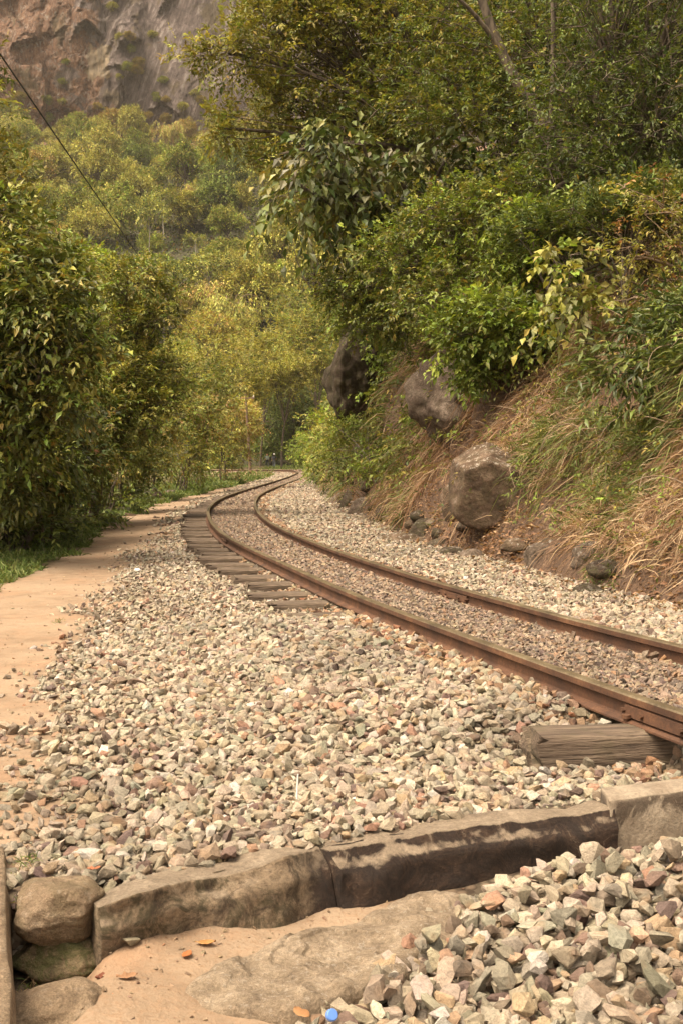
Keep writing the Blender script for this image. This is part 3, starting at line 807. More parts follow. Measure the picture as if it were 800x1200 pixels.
lg = mesh_np('heaped_gravel', np.concatenate(gv), np.concatenate(gf), M_STONE, np.concatenate(gc)); tag(lg, 'heap of broken stones below the dark mossy kerb', 'gravel', kind='stuff')
# loose pebbles thinning out over the path
gv, gf, gc, goff = [], [], [], 0
r = np.random.default_rng(33)
for y0, y1, dens, smin, smax in ((3.9, 9, 500, 0.003, 0.010), (3.9, 9, 260, 0.006, 0.03), (9, 20, 90, 0.010, 0.036), (20, 60, 10, 0.025, 0.06)):
    x, y = scatter(-6, -0.5, y0, y1, dens, r)
    g = gravel_edge(y); pr = np.exp(-np.clip(g + 0.2 - x, 0, 9) / 0.45) * 0.75 + 0.07
    k = (r.uniform(0, 1, len(x)) < pr) & (x > grass_edge(y)) & in_view(x, y) & (y > wall_y(x) + 0.1); x, y = x[k], y[k]
    s = smin + (smax - smin) * r.beta(1.2, 3, len(x))
    add_gravel(x, y, ground_z(x, y) + 0.1 * s, s, pick(PAL, PW, len(x), r) * np.array([0.95, 0.85, 0.75]), T_FAR, r, 0.25)
x, y = scatter(-1.0, 0.5, 3.0, 4.4, 900, r); k = (y < wall_y(x) - 0.03) & (r.uniform(0, 1, len(x)) < 0.25 + 0.7 * np.exp(-(wall_y(x) - y) / 0.12)); x, y = x[k], y[k]
s = 0.004 + 0.02 * r.beta(1, 4, len(x)); add_gravel(x, y, ground_z(x, y) + 0.1 * s, s, pick(PAL, PW, len(x), r) * np.array([0.95, 0.8, 0.7]), T_FAR, r, 0.25)
pb = mesh_np('path_pebbles', np.concatenate(gv), np.concatenate(gf), M_STONE, np.concatenate(gc)); tag(pb, 'loose pebbles thinning out over the sandy path', 'pebbles', kind='stuff')

# ------------------------------------------------------------------ boulders and stones as things
_ico = {}
def ico(sub):
    if sub not in _ico:
        bm = bmesh.new(); bmesh.ops.create_icosphere(bm, subdivisions=sub, radius=1.0); bm.verts.index_update()
        _ico[sub] = (np.array([v.co[:] for v in bm.verts]), np.array([[v.index for v in f.verts] for f in bm.faces])); bm.free()
    return _ico[sub]
def rock(name, centre, radii, seed, mat, label, cat='rock', group=None, planes=14, sub=5, rough=0.05, rot=0.0, flat_planes=None, sharp=18, parent=None):
    r = np.random.default_rng(seed); v, f = ico(sub)
    N = r.standard_normal((planes, 3)); N = norm(N); D = r.uniform(0.62, 0.9, planes)
    if flat_planes is not None:
        N = np.r_[N, norm(np.array([q[:3] for q in flat_planes], float))]; D = np.r_[D, [q[3] for q in flat_planes]]
    dots = v @ N.T
    rr = np.where(dots > 0.05, D[None] / np.clip(dots, 0.05, None), 5.0)
    rr = np.minimum(rr, 1.05)
    rad = -np.log(np.exp(-rr * sharp).sum(1) + math.exp(-1.0 * sharp)) / sharp
    P = v * rad[:, None]
    n1 = fbm(P[:, 0] * 2.2 + seed, P[:, 1] * 2.2, P[:, 2] * 2.2, oct=5, seed=seed, gain=0.55)
    n2 = np.abs(fbm(P[:, 0] * 1.3 - seed, P[:, 1] * 1.3, P[:, 2] * 4, oct=3, seed=seed + 5))
    P = P * (1 + rough * n1 - rough * 0.8 * n2)[:, None] * np.asarray(radii)
    c, s = math.cos(rot), math.sin(rot)
    P = np.c_[P[:, 0] * c - P[:, 1] * s, P[:, 0] * s + P[:, 1] * c, P[:, 2]]
    o = mesh_np(name, P, f, mat, smooth=True, parent=parent)
    o.location = [float(q) for q in centre]
    if label: tag(o, label, cat, group)
    return o

# rocks in the bank
rock('boulder', at(563, 568, 15.3) + np.array([0.05, 0.1, 0]), (0.56, 0.55, 0.60), 5, M_BOULDER, 'big brown boulder with a flat shaded face at the foot of the bank', 'boulder',
     flat_planes=[(-0.25, -0.95, -0.25, 0.5), (-0.45, -0.3, 0.8, 0.62), (0.3, -0.35, 0.9, 0.72), (-0.95, -.25, 0.1, 0.62)], planes=4, sharp=60)
rock('boulder', at(508, 458, 18.8) + np.array([0.2, 0.1, 0]), (0.66, 0.85, 1.05), 8, M_GREYROCK, 'grey brown leaning rock jutting from the bank above dry grass', 'boulder',
     flat_planes=[(-0.6, -0.75, 0.1, 0.45), (-0.5, -0.4, -0.7, 0.55), (-0.5, 0, 0.85, 0.6), (0.2, -0.9, 0.5, 0.55)], planes=6, sharp=60, rough=0.12)
rock('boulder', at(402, 444, 28.0) + np.array([0.25, 0.3, 0]), (0.8, 1.1, 1.2), 13, M_DARKROCK, 'tall dark overhanging rock wrapped in creepers at the far end of the bank', 'boulder',
     flat_planes=[(-0.9, -0.35, -0.1, 0.62), (-0.7, -0.3, -0.65, 0.7), (0.1, -0.9, -0.4, 0.6), (-0.8, -0.2, 0.55, 0.75)], planes=8, sharp=55, rough=0.14)
rock('boulder', at(420, 395, 36) + np.array([0.9, 1.2, 0]), (1.3, 1.4, 1.3), 14, M_DARKROCK, 'dark rock ledge hidden by leaves above the tall overhanging rock', 'boulder', rough=0.08)
small = [
    (515, 628, 15.6, (0.16, 0.15, 0.13), M_DARKROCK, 'dark angular stone standing at the gravel edge below the big boulder'),
    (551, 617, 15.0, (0.24, 0.18, 0.10), M_GREYROCK, 'flat grey stone lying under the big brown boulder'),
    (470, 636, 17.6, (0.42, 0.2, 0.16), M_BOULDER, 'reddish brown slab at the gravel edge between dark stones and boulder'),
    (498, 624, 16.8, (0.34, 0.3, 0.24), M_DARKROCK, 'dark rock half buried beside the big brown boulder'),
    (456, 600, 21.0, (0.32, 0.3, 0.25), M_DARKROCK, 'dark rough rock beneath dry grass behind the reddish slab'),
    (425, 598, 24.0, (0.36, 0.3, 0.3), M_GREYROCK, 'grey stump like stone beside the inside rail gravel'),
    (397, 592, 27.5, (0.34, 0.3, 0.32), M_GREYROCK, 'pale rounded rock at the bank foot before the far bend'),
    (410, 590, 27.0, (0.26, 0.3, 0.36), M_DARKROCK, 'dark upright rock right behind the pale rounded rock'),
    (377, 562, 50.0, (0.5, 0.5, 0.55), M_DARKROCK, 'dark rock at the last visible corner of the bank'),
    (640, 655, 13.0, (0.34, 0.2, 0.24), M_GREYROCK, 'grey lichened rock showing through straw at the bank foot'),
    (700, 655, 11.4, (0.3, 0.2, 0.2), M_GREYROCK, 'half buried grey rock under hanging dry roots near the frame edge'),
    (612, 640, 13.9, (0.3, 0.15, 0.1), M_BOULDER, 'thin brown stone ledge above the gravel in the bank'),
    (664, 640, 12.6, (0.18, 0.12, 0.05), M_DARKROCK, 'thin dark slate sticking out of the bank beneath straw'),
    (540, 590, 17.4, (0.3, 0.3, 0.4), M_BOULDER, 'brown rock behind the big boulder under dry fern'),
    (178, 582, 37.0, (0.34, 0.3, 0.36), M_GREYROCK, 'pointed grey rock standing on the grass verge by the path'),
    (192, 588, 36.0, (0.25, 0.2, 0.12), M_GREYROCK, 'low grey stone at the foot of the pointed verge rock'),
    (148, 604, 28.0, (0.24, 0.16, 0.08), M_BOULDER, 'flat brown stone on the verge edge beside the path'),
    (200, 579, 42.0, (0.25, 0.2, 0.16), M_GREYROCK, 'small pale stone on the verge beyond the pointed rock')]
for i, (u, v, Y, rad, m, lb) in enumerate(small):
    if u > 370:
        for Y in np.arange(9.0, 60.0, 0.1):
            p = at(u, v, Y); bz_ = float(bank_point(Y, np.clip(p[0] - bank_foot(Y), -0.6, 3))[2])
            if p[2] < max(bz_, 0.1): break
        p = at(u, v, Y)
    else: p = at(u, v, Y)
    rock('rock', p + np.array([0.0, rad[1] * 0.4, 0]), rad, 40 + i, m, lb, 'rock', sub=4, planes=9, rough=0.07, sharp=22)
r = np.random.default_rng(55)
for i in range(60):
    y = r.uniform(9.5, 40); b = r.uniform(-0.25, 0.35); p = bank_point(y, b); p[2] = max(p[2], 0.12)
    s = r.uniform(0.05, 0.15) * (1 + y / 60)
    rock('foot_stone', p, (s * 1.2, s, s * 0.7), 200 + i, [M_GREYROCK, M_DARKROCK, M_BOULDER][i % 3], 'small rough stone among leaf litter along the foot of the bank', 'stone',
         'small stones along the foot of the bank', sub=3, planes=8, rough=0.08)

# ------------------------------------------------------------------ foreground masonry
def loft_block(name, front, back, ztop, zbot, mat, label, cat, seed, amp=0.02, nd=0.010, rnd=0.02):
    """a long block between a front line and a back line (N,2) with rounded worn edges"""
    n = len(front); front = np.array(front); back = np.array(back)
    cs = []
    for t, z in [(0, 0)]: pass
    prof = []
    for q in np.linspace(0, 1, 16): prof.append((0, 1 - q))             # front face bottom->top (w, h) flipped below
    prof = [(0.0, h) for h in np.linspace(0, 1, 18)] + [(w, 1.0) for w in np.linspace(0.06, 1, 16)] + [(1.0, h) for h in np.linspace(0.9, 0, 6)]
    prof = np.array(prof)
    w_, h_ = prof[:, 0], prof[:, 1]
    V = np.zeros((n, len(prof), 3))
    zt = np.asarray(ztop); zb = np.asarray(zbot)
    P = front[:, None, :] * (1 - w_[None, :, None]) + back[:, None, :] * w_[None, :, None]
    dirn = norm(back - front)
    V[:, :, :2] = P; V[:, :, 2] = zb[:, None] * (1 - h_) + zt[:, None] * h_
    # batter of the front face and rounding of its top edge
    bat = (1 - h_) * -0.015 * (w_ == 0)
    rd = rnd * np.clip(1 - np.hypot(w_ * 4, (1 - h_) * 5), 0, 1)
    V[:, :, :2] += dirn[:, None, :] * (bat + rd)[None, :, None]; V[:, :, 2] -= rd[None]
    X, Y_, Z = V[..., 0], V[..., 1], V[..., 2]
    a = fbm(X * 5, Y_ * 5, Z * 7, oct=5, seed=seed); b_ = fbm(X * 1.8, Y_ * 1.8, Z * 3, oct=3, seed=seed + 9)
    V[:, :, :2] -= dirn[:, None, :] * (amp * b_ + nd * a)[..., None] * (w_ < 0.5)[None, :, None]
    V[:, :, 2] += (nd * 0.8 * a + amp * 0.4 * b_) * h_[None]
    k = len(prof); V = V.reshape(-1, 3)
    f = [grid_faces(n, k)[:, ::-1]]
    cap = np.arange(k); f.append(cap[None, :]); f.append(cap[None, ::-1] + (n - 1) * k)
    o = mesh_np(name, V, f, mat, smooth=True); tag(o, label, cat); return o
def line(pts, n):
    P = np.array(pts, float); s = np.r_[0, np.cumsum(np.hypot(*np.diff(P, axis=0).T))]; q = np.linspace(0, s[-1], n)
    return np.c_[np.interp(q, s, P[:, 0]), np.interp(q, s, P[:, 1])]
n = 260
fpx = [(117, 1062), (185, 1050), (235, 1035), (300, 1022), (345, 1012), (400, 996), (430, 990), (525, 978), (625, 966), (722, 955)]
whole = line([ground_point(u, v, 0.0)[:2] for u, v in fpx], 620)
T, N = frame2d(whole)
if N[:, 1].mean() > 0: N = -N
ws = (whole[:, 0] - whole[0, 0]) / (whole[-1, 0] - whole[0, 0])
for (a0, a1, push, w0, w1, zt, lb, sd_) in (
        (0.0, 0.405, 0.0, 0.12, 0.21, (-0.015, -0.005), 'longest tan kerb stone with greenish moss patches beside the squarish corner rock', 3),
        (0.4065, 1.0, 0.004, 0.19, 0.16, (-0.006, 0.02), 'blackish brown mossy kerb stone running to the pale concrete block', 7)):
    k = (ws >= a0) & (ws <= a1); front = whole[k] + N[k] * push; m_ = len(front); q_ = np.linspace(0, 1, m_)
    front = front + N[k] * (0.014 * fbm(front[:, 0] * 4 + sd_, q_ * 0, oct=3, seed=sd_))[:, None]
    back = front - N[k] * np.interp(q_, [0, 1], [w0, w1])[:, None]
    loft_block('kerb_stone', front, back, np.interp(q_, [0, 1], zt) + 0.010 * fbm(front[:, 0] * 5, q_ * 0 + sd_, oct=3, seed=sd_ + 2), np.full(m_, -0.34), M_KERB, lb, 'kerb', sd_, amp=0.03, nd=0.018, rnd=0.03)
front = line([ground_point(713, 938, 0.05)[:2], ground_point(800, 926, 0.05)[:2], (2.3, 4.95)], 90)
back = line([ground_point(703, 926, 0.05)[:2], ground_point(800, 914, 0.05)[:2], (2.2, 5.15)], 90)
front[:, 1] -= 0.02
loft_block('concrete_block', front, back, np.full(90, 0.06), np.full(90, -0.34), M_CONC, 'pale concrete block with dark drips at the kerb end by the rail', 'concrete block', 13, amp=0.006, nd=0.005, rnd=0.012)
# edge block running out of the frame at the near corner
g1 = np.array(ground_point(18, 1200, 0.0)[:2]); g0 = np.array(ground_point(8, 1000, 0.0)[:2]); dG = norm(g0 - g1)
gm = g1 + dG * np.linalg.norm(g0 - g1) * 0.53
for nm, a, b_, lb, sd_ in (('edge_block', gm + dG * 0.004, g0 + dG * 0.02, 'sandy kerb block by the corner rock, farther of the two edge blocks', 23), ('edge_block', g1 - dG * 1.0, gm - dG * 0.004, 'sandy kerb block at the frame corner, nearer of the two edge blocks', 29)):
    fr = line([b_, a], 70); bk = fr + np.array([-dG[1], dG[0]]) * 0.5
    loft_block(nm, fr, bk, np.full(70, 0.03), np.full(70, -0.4), M_SANDROCK, lb, 'kerb block', sd_, amp=0.004, nd=0.004, rnd=0.012)
rock('corner_rock', ground_point(68, 1064, -0.045), (0.155, 0.14, 0.115), 71, M_TANROCK, 'squarish tan rock at the near end of the long kerb', 'rock',
     flat_planes=[(0, 0.1, 1, 0.7), (0.1, -1, 0.1, 0.75), (-0.6,-0.5,0.6,0.75), (0.9, -0.3, -0.2, 0.8), (-1, 0, 0, 0.8)], planes=3, rough=0.05, sharp=60)
rock('mossy_rock', ground_point(62, 1120, -0.2), (0.17, 0.13, 0.085), 72, M_MOSSROCK, 'mossy shaded rock wedged under the squarish tan rock', 'rock', planes=8, rough=0.09, sharp=45,
     flat_planes=[(0, -0.9, 0.3, 0.7)])
rock('mossy_rock', ground_point(100, 1090, -0.16) + np.array([0.05, 0.14, 0]), (0.16, 0.12, 0.14), 76, M_MOSSROCK, 'dark mossy stone in the gap between tan rock and kerb', 'rock', planes=8, rough=0.06)
rock('sandy_rock', ground_point(64, 1192, -0.2), (0.165, 0.17, 0.10), 73, M_SANDROCK, 'rounded sandy rock in the near corner beside the edge block', 'rock', planes=7, rough=0.07, sharp=45)
ep = [(205, 1152), (262, 1122), (330, 1098), (400, 1072), (470, 1050), (560, 1040), (570, 1085), (490, 1110), (478, 1140), (400, 1170), (345, 1182), (262, 1176), (225, 1172)]
def slab(name, px, z, thick, mat, label, cat, seed):
    P = np.array([ground_point(u, v, z)[:2] for u, v in px]); c = P.mean(0)
    pl = np.r_[P, P[:1]]; s = np.r_[0, np.cumsum(np.hypot(*np.diff(pl, axis=0).T))]; q = np.linspace(0, s[-1], 161)[:-1]
    O = np.c_[np.interp(q, s, pl[:, 0]), np.interp(q, s, pl[:, 1])]
    k = np.array([0.25, 0.5, 0.25])
    for _ in range(10): O = 0.25 * np.roll(O, 1, 0) + 0.5 * O + 0.25 * np.roll(O, -1, 0)
    rg = [0.02, 0.1, 0.2, 0.3, 0.4, 0.5, 0.6, 0.7, 0.78, 0.85, 0.9, 0.94, 0.97, 0.99, 1.0, 1.01, 1.02, 1.03]
    hg = [0, 0, 0, 0, 0, 0, 0, -0.02, -0.03, -0.05, -0.08, -0.14, -0.24, -0.4, -0.6, -0.75, -0.9, -1.0]
    rings = np.concatenate([np.linspace(0.02, 0.9, 60), np.linspace(0.91, 1.03, 20)]); hh = np.interp(rings, rg, hg)
    V = []
    for a, h in zip(rings, hh):
        Q = c + (O - c) * a; zz = z + h * thick + 0.022 * fbm(Q[:, 0] * 4, Q[:, 1] * 4, oct=5, seed=seed) + 0.010 * np.round(1.6 * fbm(Q[:, 0] * 3 + 5, Q[:, 1] * 3, oct=4, seed=seed + 1)) + 0.004 * fbm(Q[:, 0] * 18, Q[:, 1] * 18, oct=3, seed=seed) 
        V.append(np.c_[Q, zz])
    V = np.concatenate(V)
    o = mesh_np(name, V, [grid_faces(len(rings), 160, True), np.arange(160)[None, ::-1]], mat, smooth=True); tag(o, label, cat); return o
M_SLAB = rock_material('slab_rock', (0.27, 0.205, 0.14), (0.38, 0.3, 0.215), (0.15, 0.11, 0.075), 0.25, 0.0, 2.5)
slab('flat_rock', ep, -0.155, 0.09, M_SLAB, 'broad flat sandy rock in the hollow beside the gravel heap', 'flat rock', 81)
# loose stones resting on the sandy hollow and the worn path edge
r = np.random.default_rng(91)
loose = [(236, 1112, -.25, .03), (210, 1135, -.25, .028), (245, 1145, -.25, .022), (187, 1165, -.25, .03), (172, 1178, -.25, .02), (200, 1190, -.25, .02), (320, 1085, -.25, .018),
         (25, 968, 0, .06), (60, 974, 0, .05), (12, 985, 0, .035), (85, 995, 0, .055), (110, 1000, 0, .05), (120, 1010, 0, .05), (40, 990, 0, .03), (130, 960, 0, .035),
         (150, 1046, 0.02, .05), (170, 1022, 0.02, .045), (112, 1030, 0.03, .04), (140, 1012, 0, .055), (64, 942, 0, .03), (125, 912, 0, .05), (95, 1012, 0, .04)]
for i, (u, v, z, s) in enumerate(loose):
    p = np.array(ground_point(u, v, z)); p[2] = float(ground_z(p[0], p[1])) + s * 0.3 if z > -0.1 else -0.21 + s * 0.3
    P_, f_, c_ = stones(np.zeros((1, 3)), np.array([s]), pick(PAL, PW, 1, r), T_NEAR, r, 0.25)
    o = mesh_np('loose_stone', P_, f_, M_STONE, c_); o.location = [float(q) for q in p]
    hollow = z < -0.1
    tag(o, 'loose stone lying on sand in the hollow beneath the kerb' if hollow else 'loose stone on the trodden dirt where the ballast thins out by the near corner', 'stone',
        'loose stones in the sandy hollow' if hollow else 'loose stones at the ballast edge')

# ------------------------------------------------------------------ leaf and blade builders
def leaf_arrays(P, A, U, L, W, col, simple=False):
    """P base, A axis, U up-ish; returns verts (n*k,3), tris, colours"""
    A = norm(A); B = norm(np.cross(A, U)); N = np.cross(B, A); L = L[:, None]; W = W[:, None]
    if simple:
        v = np.stack([P, P + A * L * 0.5 - B * W * 0.5 + N * W * 0.18, P + A * L - N * L * 0.08, P + A * L * 0.5 + B * W * 0.5 + N * W * 0.18], 1)
        t = np.array([[0, 1, 2], [0, 2, 3]])
    else:
        v = np.stack([P, P + A * L * 0.45 - B * W * 0.5 + N * W * 0.2, P + A * L - N * L * 0.14, P + A * L * 0.45 + B * W * 0.5 + N * W * 0.2, P + A * L * 0.5,
                      ], 1)
        t = np.array([[0, 1, 4], [1, 2, 4], [0, 4, 3], [4, 2, 3]])
    n, k = v.shape[:2]
    return v.reshape(-1, 3), (t[None] + (np.arange(n) * k)[:, None, None]).reshape(-1, 3), np.repeat(col, k, axis=0)

class LeafBag:
    def __init__(s): s.V, s.F, s.C, s.o = [], [], [], 0
    def add(s, v, f, c): s.V.append(v); s.F.append(f + s.o); s.C.append(c); s.o += len(v)
    def build(s, name, mat, parent=None): return mesh_np(name, np.concatenate(s.V), np.concatenate(s.F), mat, np.clip(np.concatenate(s.C), 0.003, 0.9), parent=parent)

def sprays(bag, P, D, r, size, width, cols, per=8, twig=None, droop=0.2, simple=False, tints=None):
    """leafy twigs at points P pointing along D"""
    n = len(P); twig = twig or size * 2.6
    D = norm(D); side = norm(np.cross(D, np.array([0, 0, 1.0]) + 0.2 * r.standard_normal((n, 3)))); upv = np.cross(side, D)
    t = np.linspace(0.1, 1, per)[None, :] + 0.05 * r.standard_normal((n, per))
    base = P[:, None, :] + D[:, None, :] * (t * twig)[..., None]; base[..., 2] -= (t ** 2) * twig * droop
    sg = np.where(np.arange(per) % 2 == 0, 1.0, -1.0)[None, :, None]
    A = D[:, None, :] * (0.55 + 0.5 * t[..., None]) + side[:, None, :] * sg * (1.0 - 0.45 * t[..., None]) + 0.38 * r.standard_normal((n, per, 3))
    A[..., 2] -= droop * 1.3
    U = upv[:, None, :] + 0.5 * r.standard_normal((n, per, 3)) + np.array([0, 0, 0.6])
    m = n * per
    ci = r.choice(len(cols), n); c = np.asarray(cols)[ci]
    if tints is not None: c = c * tints[:, None]
    c = np.repeat(c, per, axis=0) * (1 + 0.2 * r.standard_normal((m, 1))) * (1 + 0.06 * r.standard_normal((m, 3)))
    ye = r.uniform(0, 1, m) < 0.015; c[ye] = np.array([0.32, 0.22, 0.05]) * r.uniform(0.6, 1.1, (ye.sum(), 1))
    L = size * (0.45 + 0.95 * r.beta(2, 2.2, m))
    bag.add(*leaf_arrays(base.reshape(-1, 3), A.reshape(-1, 3), U.reshape(-1, 3), L, L * width * r.uniform(0.8, 1.2, m), np.clip(c, 0.006, 0.6), simple))

def make_plant(name, label, cat, base, lobes, leaves, size, cols, width=0.42, per=8, trunk_r=0.12, seed=1, droop=0.2, mat=None, bark=None, group=None,
               simple=False, clump=0.30, fork=0.35, twigs=True, shell=0.45, parts=('trunk', 'crown'), lean=None, stems=1):
    """a woody plant: lobes = [(centre, (rx, ry, rz))]; children: trunk (with its limbs) and crown"""
    r = np.random.default_rng(seed); base = np.asarray(base, float)
    root = empty(name, base); mat = mat or M_LEAF; bark = bark or M_BARK
    bag = LeafBag(); paths, rads = [], []
    cen = np.mean([l[0] for l in lobes], axis=0)
    zlow = min(l[0][2] - l[1][2] for l in lobes)
    H = max(cen[2] - base[2], 0.3)
    vol = np.array([l[1][0] * l[1][2] + 1e-3 for l in lobes]) ** 0.9; vol /= vol.sum()
    forks = []
    for s_ in range(stems):
        b0 = base + (0 if stems == 1 else np.array([*(r.uniform(-1, 1, 2) * trunk_r * 5), 0]))
        fk = b0 + (cen - b0) * fork + np.array([0, 0, H * 0.08]) + r.standard_normal(3) * 0.05 * H
        midp = b0 + (fk - b0) * 0.5 + r.standard_normal(3) * 0.04 * H; midp[2] = (b0[2] + fk[2]) / 2
        paths.append(bez(b0 - np.array([0, 0, 0.15]), midp, fk, 8)); rads.append(np.linspace(trunk_r * 1.25, trunk_r * 0.8, 8) / (stems ** 0.5)); forks.append(fk)
    tot_sp = max(1, leaves // per)
    for li, ((c, rad), w) in enumerate(zip(lobes, vol)):
        c = np.asarray(c, float); rad = np.asarray(rad, float); fk = forks[li % len(forks)]
        mp = fk + (c - fk) * 0.5 + np.array([0, 0, 0.12 * np.linalg.norm(c - fk)]) + r.standard_normal(3) * 0.08 * np.linalg.norm(c - fk)
        q = bez(fk, mp, c, 9); paths.append(q); rads.append(np.linspace(trunk_r * 0.6, trunk_r * 0.22, 9))
        ncl = int(np.clip(tot_sp * w / 16, 5, 60))
        d = norm(r.standard_normal((ncl, 3))); rr = shell + (1 - shell) * r.uniform(0, 1, (ncl, 1)) ** 0.6
        K = c + d * rr * rad * (1 + 0.25 * r.standard_normal((ncl, 1)) * 0.6)
        K[:, 2] = np.maximum(K[:, 2], base[2] + 0.05)
        for kk in range(ncl):
            a = q[r.integers(3, 9)]; e = K[kk]
            m_ = (a + e) / 2 + r.standard_normal(3) * 0.1 * np.linalg.norm(e - a) + np.array([0, 0, 0.08 * np.linalg.norm(e - a)])
            paths.append(bez(a, m_, e, 5)); rads.append(np.linspace(min(0.012 + 0.004 * np.linalg.norm(e - a), trunk_r * 0.2), 0.004, 5) * (1 if size < 0.3 else 2.5))
        ns = max(1, int(tot_sp * w / ncl)); nc = ncl * ns
        cl = np.repeat(np.arange(ncl), ns)
        sig = clump * rad.mean()
        P = K[cl] + r.standard_normal((nc, 3)) * sig * np.array([1, 1, 0.62])
        D = (P - c) / rad + 0.7 * r.standard_normal((nc, 3)) + np.array([0, 0, 0.25])
        tint = (1 + 0.22 * r.standard_normal(ncl))[cl] * (1 + 0.08 * r.standard_normal(nc))
        sprays(bag, P, D, r, size, width, cols, per, None, droop, simple, np.clip(tint, 0.5, 1.7))
        if twigs:
            for kk in r.choice(nc, min(nc, 3 * ncl), replace=False):
                paths.append(bez(K[cl[kk]], (K[cl[kk]] + P[kk]) / 2 + r.standard_normal(3) * 0.03, P[kk], 3)); rads.append([0.006 + trunk_r * 0.03, 0.004, 0.003])
    V, Fc = tubes(paths, rads, 5 if twigs else 4)
    t = mesh_np(parts[0], V - base, Fc, bark, smooth=True, parent=root)
    for i_ in range(len(bag.V)): bag.V[i_] = bag.V[i_] - base
    cr = bag.build(parts[1], mat, root)
    if label: tag(root, label, cat, group)
    return root

def lobe_px(u, v, Y, ru, rv, depth=None):
    c = at(u, v, Y); k = Y / 1400.0
    return (c, (ru * k, (depth if depth else (ru + rv) / 2 * k), rv * k))

def blades(bag, P, D, L, W, cols, r, sag=0.6, seg=4):
    """grass blades: ribbons leaving P along D and bending down"""
    n = len(P); D = norm(D); side = norm(np.cross(D, r.standard_normal((n, 3))))
    t = np.linspace(0, 1, seg)
    pts = P[:, None, :] + D[:, None, :] * (t[None, :] * L[:, None])[..., None]
    pts[..., 2] -= (t[None, :] ** 2) * (L * sag)[:, None]
    pts += (0.05 * L[:, None, None]) * r.standard_normal((n, seg, 3)) * t[None, :, None]
    w = (np.array([0.8, 1.0, 0.75, 0.08]) if seg == 4 else np.linspace(1, 0.1, seg))
    off = side[:, None, :] * (w[None, :] * W[:, None])[..., None] * 0.5
    v = np.stack([pts - off, pts + off], 2).reshape(n, seg * 2, 3)
    q = np.array([[2 * i, 2 * i + 1, 2 * i + 3, 2 * i + 2] for i in range(seg - 1)])
    f = (q[None] + (np.arange(n) * seg * 2)[:, None, None]).reshape(-1, 4)
    bag.add(v.reshape(-1, 3), f, np.repeat(cols, seg * 2, axis=0))

# foliage colours (linear)
OL = [(0.115, 0.115, 0.032), (0.09, 0.10, 0.03), (0.14, 0.13, 0.04), (0.075, 0.085, 0.025)]
MG = [(0.06, 0.085, 0.022), (0.08, 0.11, 0.028), (0.05, 0.07, 0.02), (0.095, 0.115, 0.03)]
DG = [(0.035, 0.055, 0.018), (0.05, 0.07, 0.022), (0.03, 0.045, 0.016), (0.065, 0.085, 0.03)]
BG = [(0.10, 0.15, 0.03), (0.13, 0.18, 0.035), (0.085, 0.12, 0.028)]
YG = [(0.17, 0.16, 0.045), (0.14, 0.15, 0.04), (0.2, 0.17, 0.06)]
BR = [(0.12, 0.085, 0.035), (0.15, 0.11, 0.045), (0.09, 0.08, 0.03), (0.18, 0.13, 0.055)]
BL = [(0.06, 0.08, 0.03), (0.085, 0.10, 0.038), (0.115, 0.12, 0.045), (0.045, 0.06, 0.022)]
RD = [(0.15, 0.085, 0.045), (0.2, 0.12, 0.065), (0.11, 0.065, 0.035)]

FG = 1.75
OL, MG, DG, BG, YG, BR, BL, RD = [[tuple(min(q * FG * t_, 0.3) for q, t_ in zip(c, (1.12, 1.0, 0.78))) for c in pal] for pal in (OL, MG, DG, BG, YG, BR, BL, RD)]
def bank_base(u_, Y, b):
    return bank_point(Y, b)
LP = lobe_px
# ------------------------------------------------------------------ trees and shrubs on the bank
bt = 'trees and bushes crowding the bank above the track'
make_plant('overhanging_tree', 'leafy tree reaching out from the bank over the track in front of the cliff', 'tree', bank_point(25.5, 2.6),
    [LP(268, 62, 23, 55, 30), LP(330, 40, 24, 62, 40), LP(262, 150, 23, 34, 18), LP(318, 118, 24, 55, 36), LP(400, 60, 25, 80, 60), LP(352, 178, 24, 50, 36), LP(300, 190, 23, 26, 14),
     LP(420, 140, 25, 70, 50), LP(480, 40, 25, 80, 70), LP(420, -40, 25, 130, 50), LP(330, -20, 24, 60, 30), LP(480, 170, 25, 60, 60)],
    50000, 0.115, OL + YG[:3] + MG[:1], 0.45, seed=101, trunk_r=0.13, clump=0.24, shell=0.2, group=bt, droop=0.15)
make_plant('large_leaved_tree', 'dark tree with very large drooping leaves in the middle of the bank', 'tree', bank_point(22.6, 1.4),
    [LP(372, 182, 21, 42, 26), LP(425, 170, 21, 48, 34), LP(350, 215, 21, 34, 26), LP(410, 225, 21, 45, 30), LP(470, 215, 21, 42, 38), LP(450, 265, 21.5, 34, 30), LP(520, 190, 21.5, 45, 40)],
    2600, 0.23, BL + DG + [(0.17, 0.16, 0.09)], 0.5, per=6, seed=102, trunk_r=0.13, mat=M_GLOSS, group=bt, droop=0.75, clump=0.3)
make_plant('tall_tree', 'tall dull green tree rising out of the top of the picture', 'tree', bank_point(22, 4.2),
    [LP(560, 50, 22, 90, 70), LP(600, -30, 22, 120, 60), LP(545, 140, 22, 75, 60), LP(640, 70, 21, 90, 70), LP(500, 110, 23, 60, 60), LP(600, 170, 21, 80, 60)],
    30000, 0.10, MG + OL[:2] + DG[:1], 0.4, seed=103, trunk_r=0.2, group=bt)
make_plant('dark_tree', 'dense dark green small leaved tree high at the edge of the frame', 'tree', bank_point(18, 3.6),
    [LP(700, 60, 18, 90, 80), LP(780, 30, 17, 90, 80), LP(690, 160, 18, 80, 70), LP(770, 140, 17, 80, 70), LP(650, 220, 18, 70, 50), LP(740, 240, 17.5, 70, 50), LP(720, -40, 18, 120, 50)],
    34000, 0.075, DG + MG[:2], 0.42, seed=104, trunk_r=0.16, group=bt)
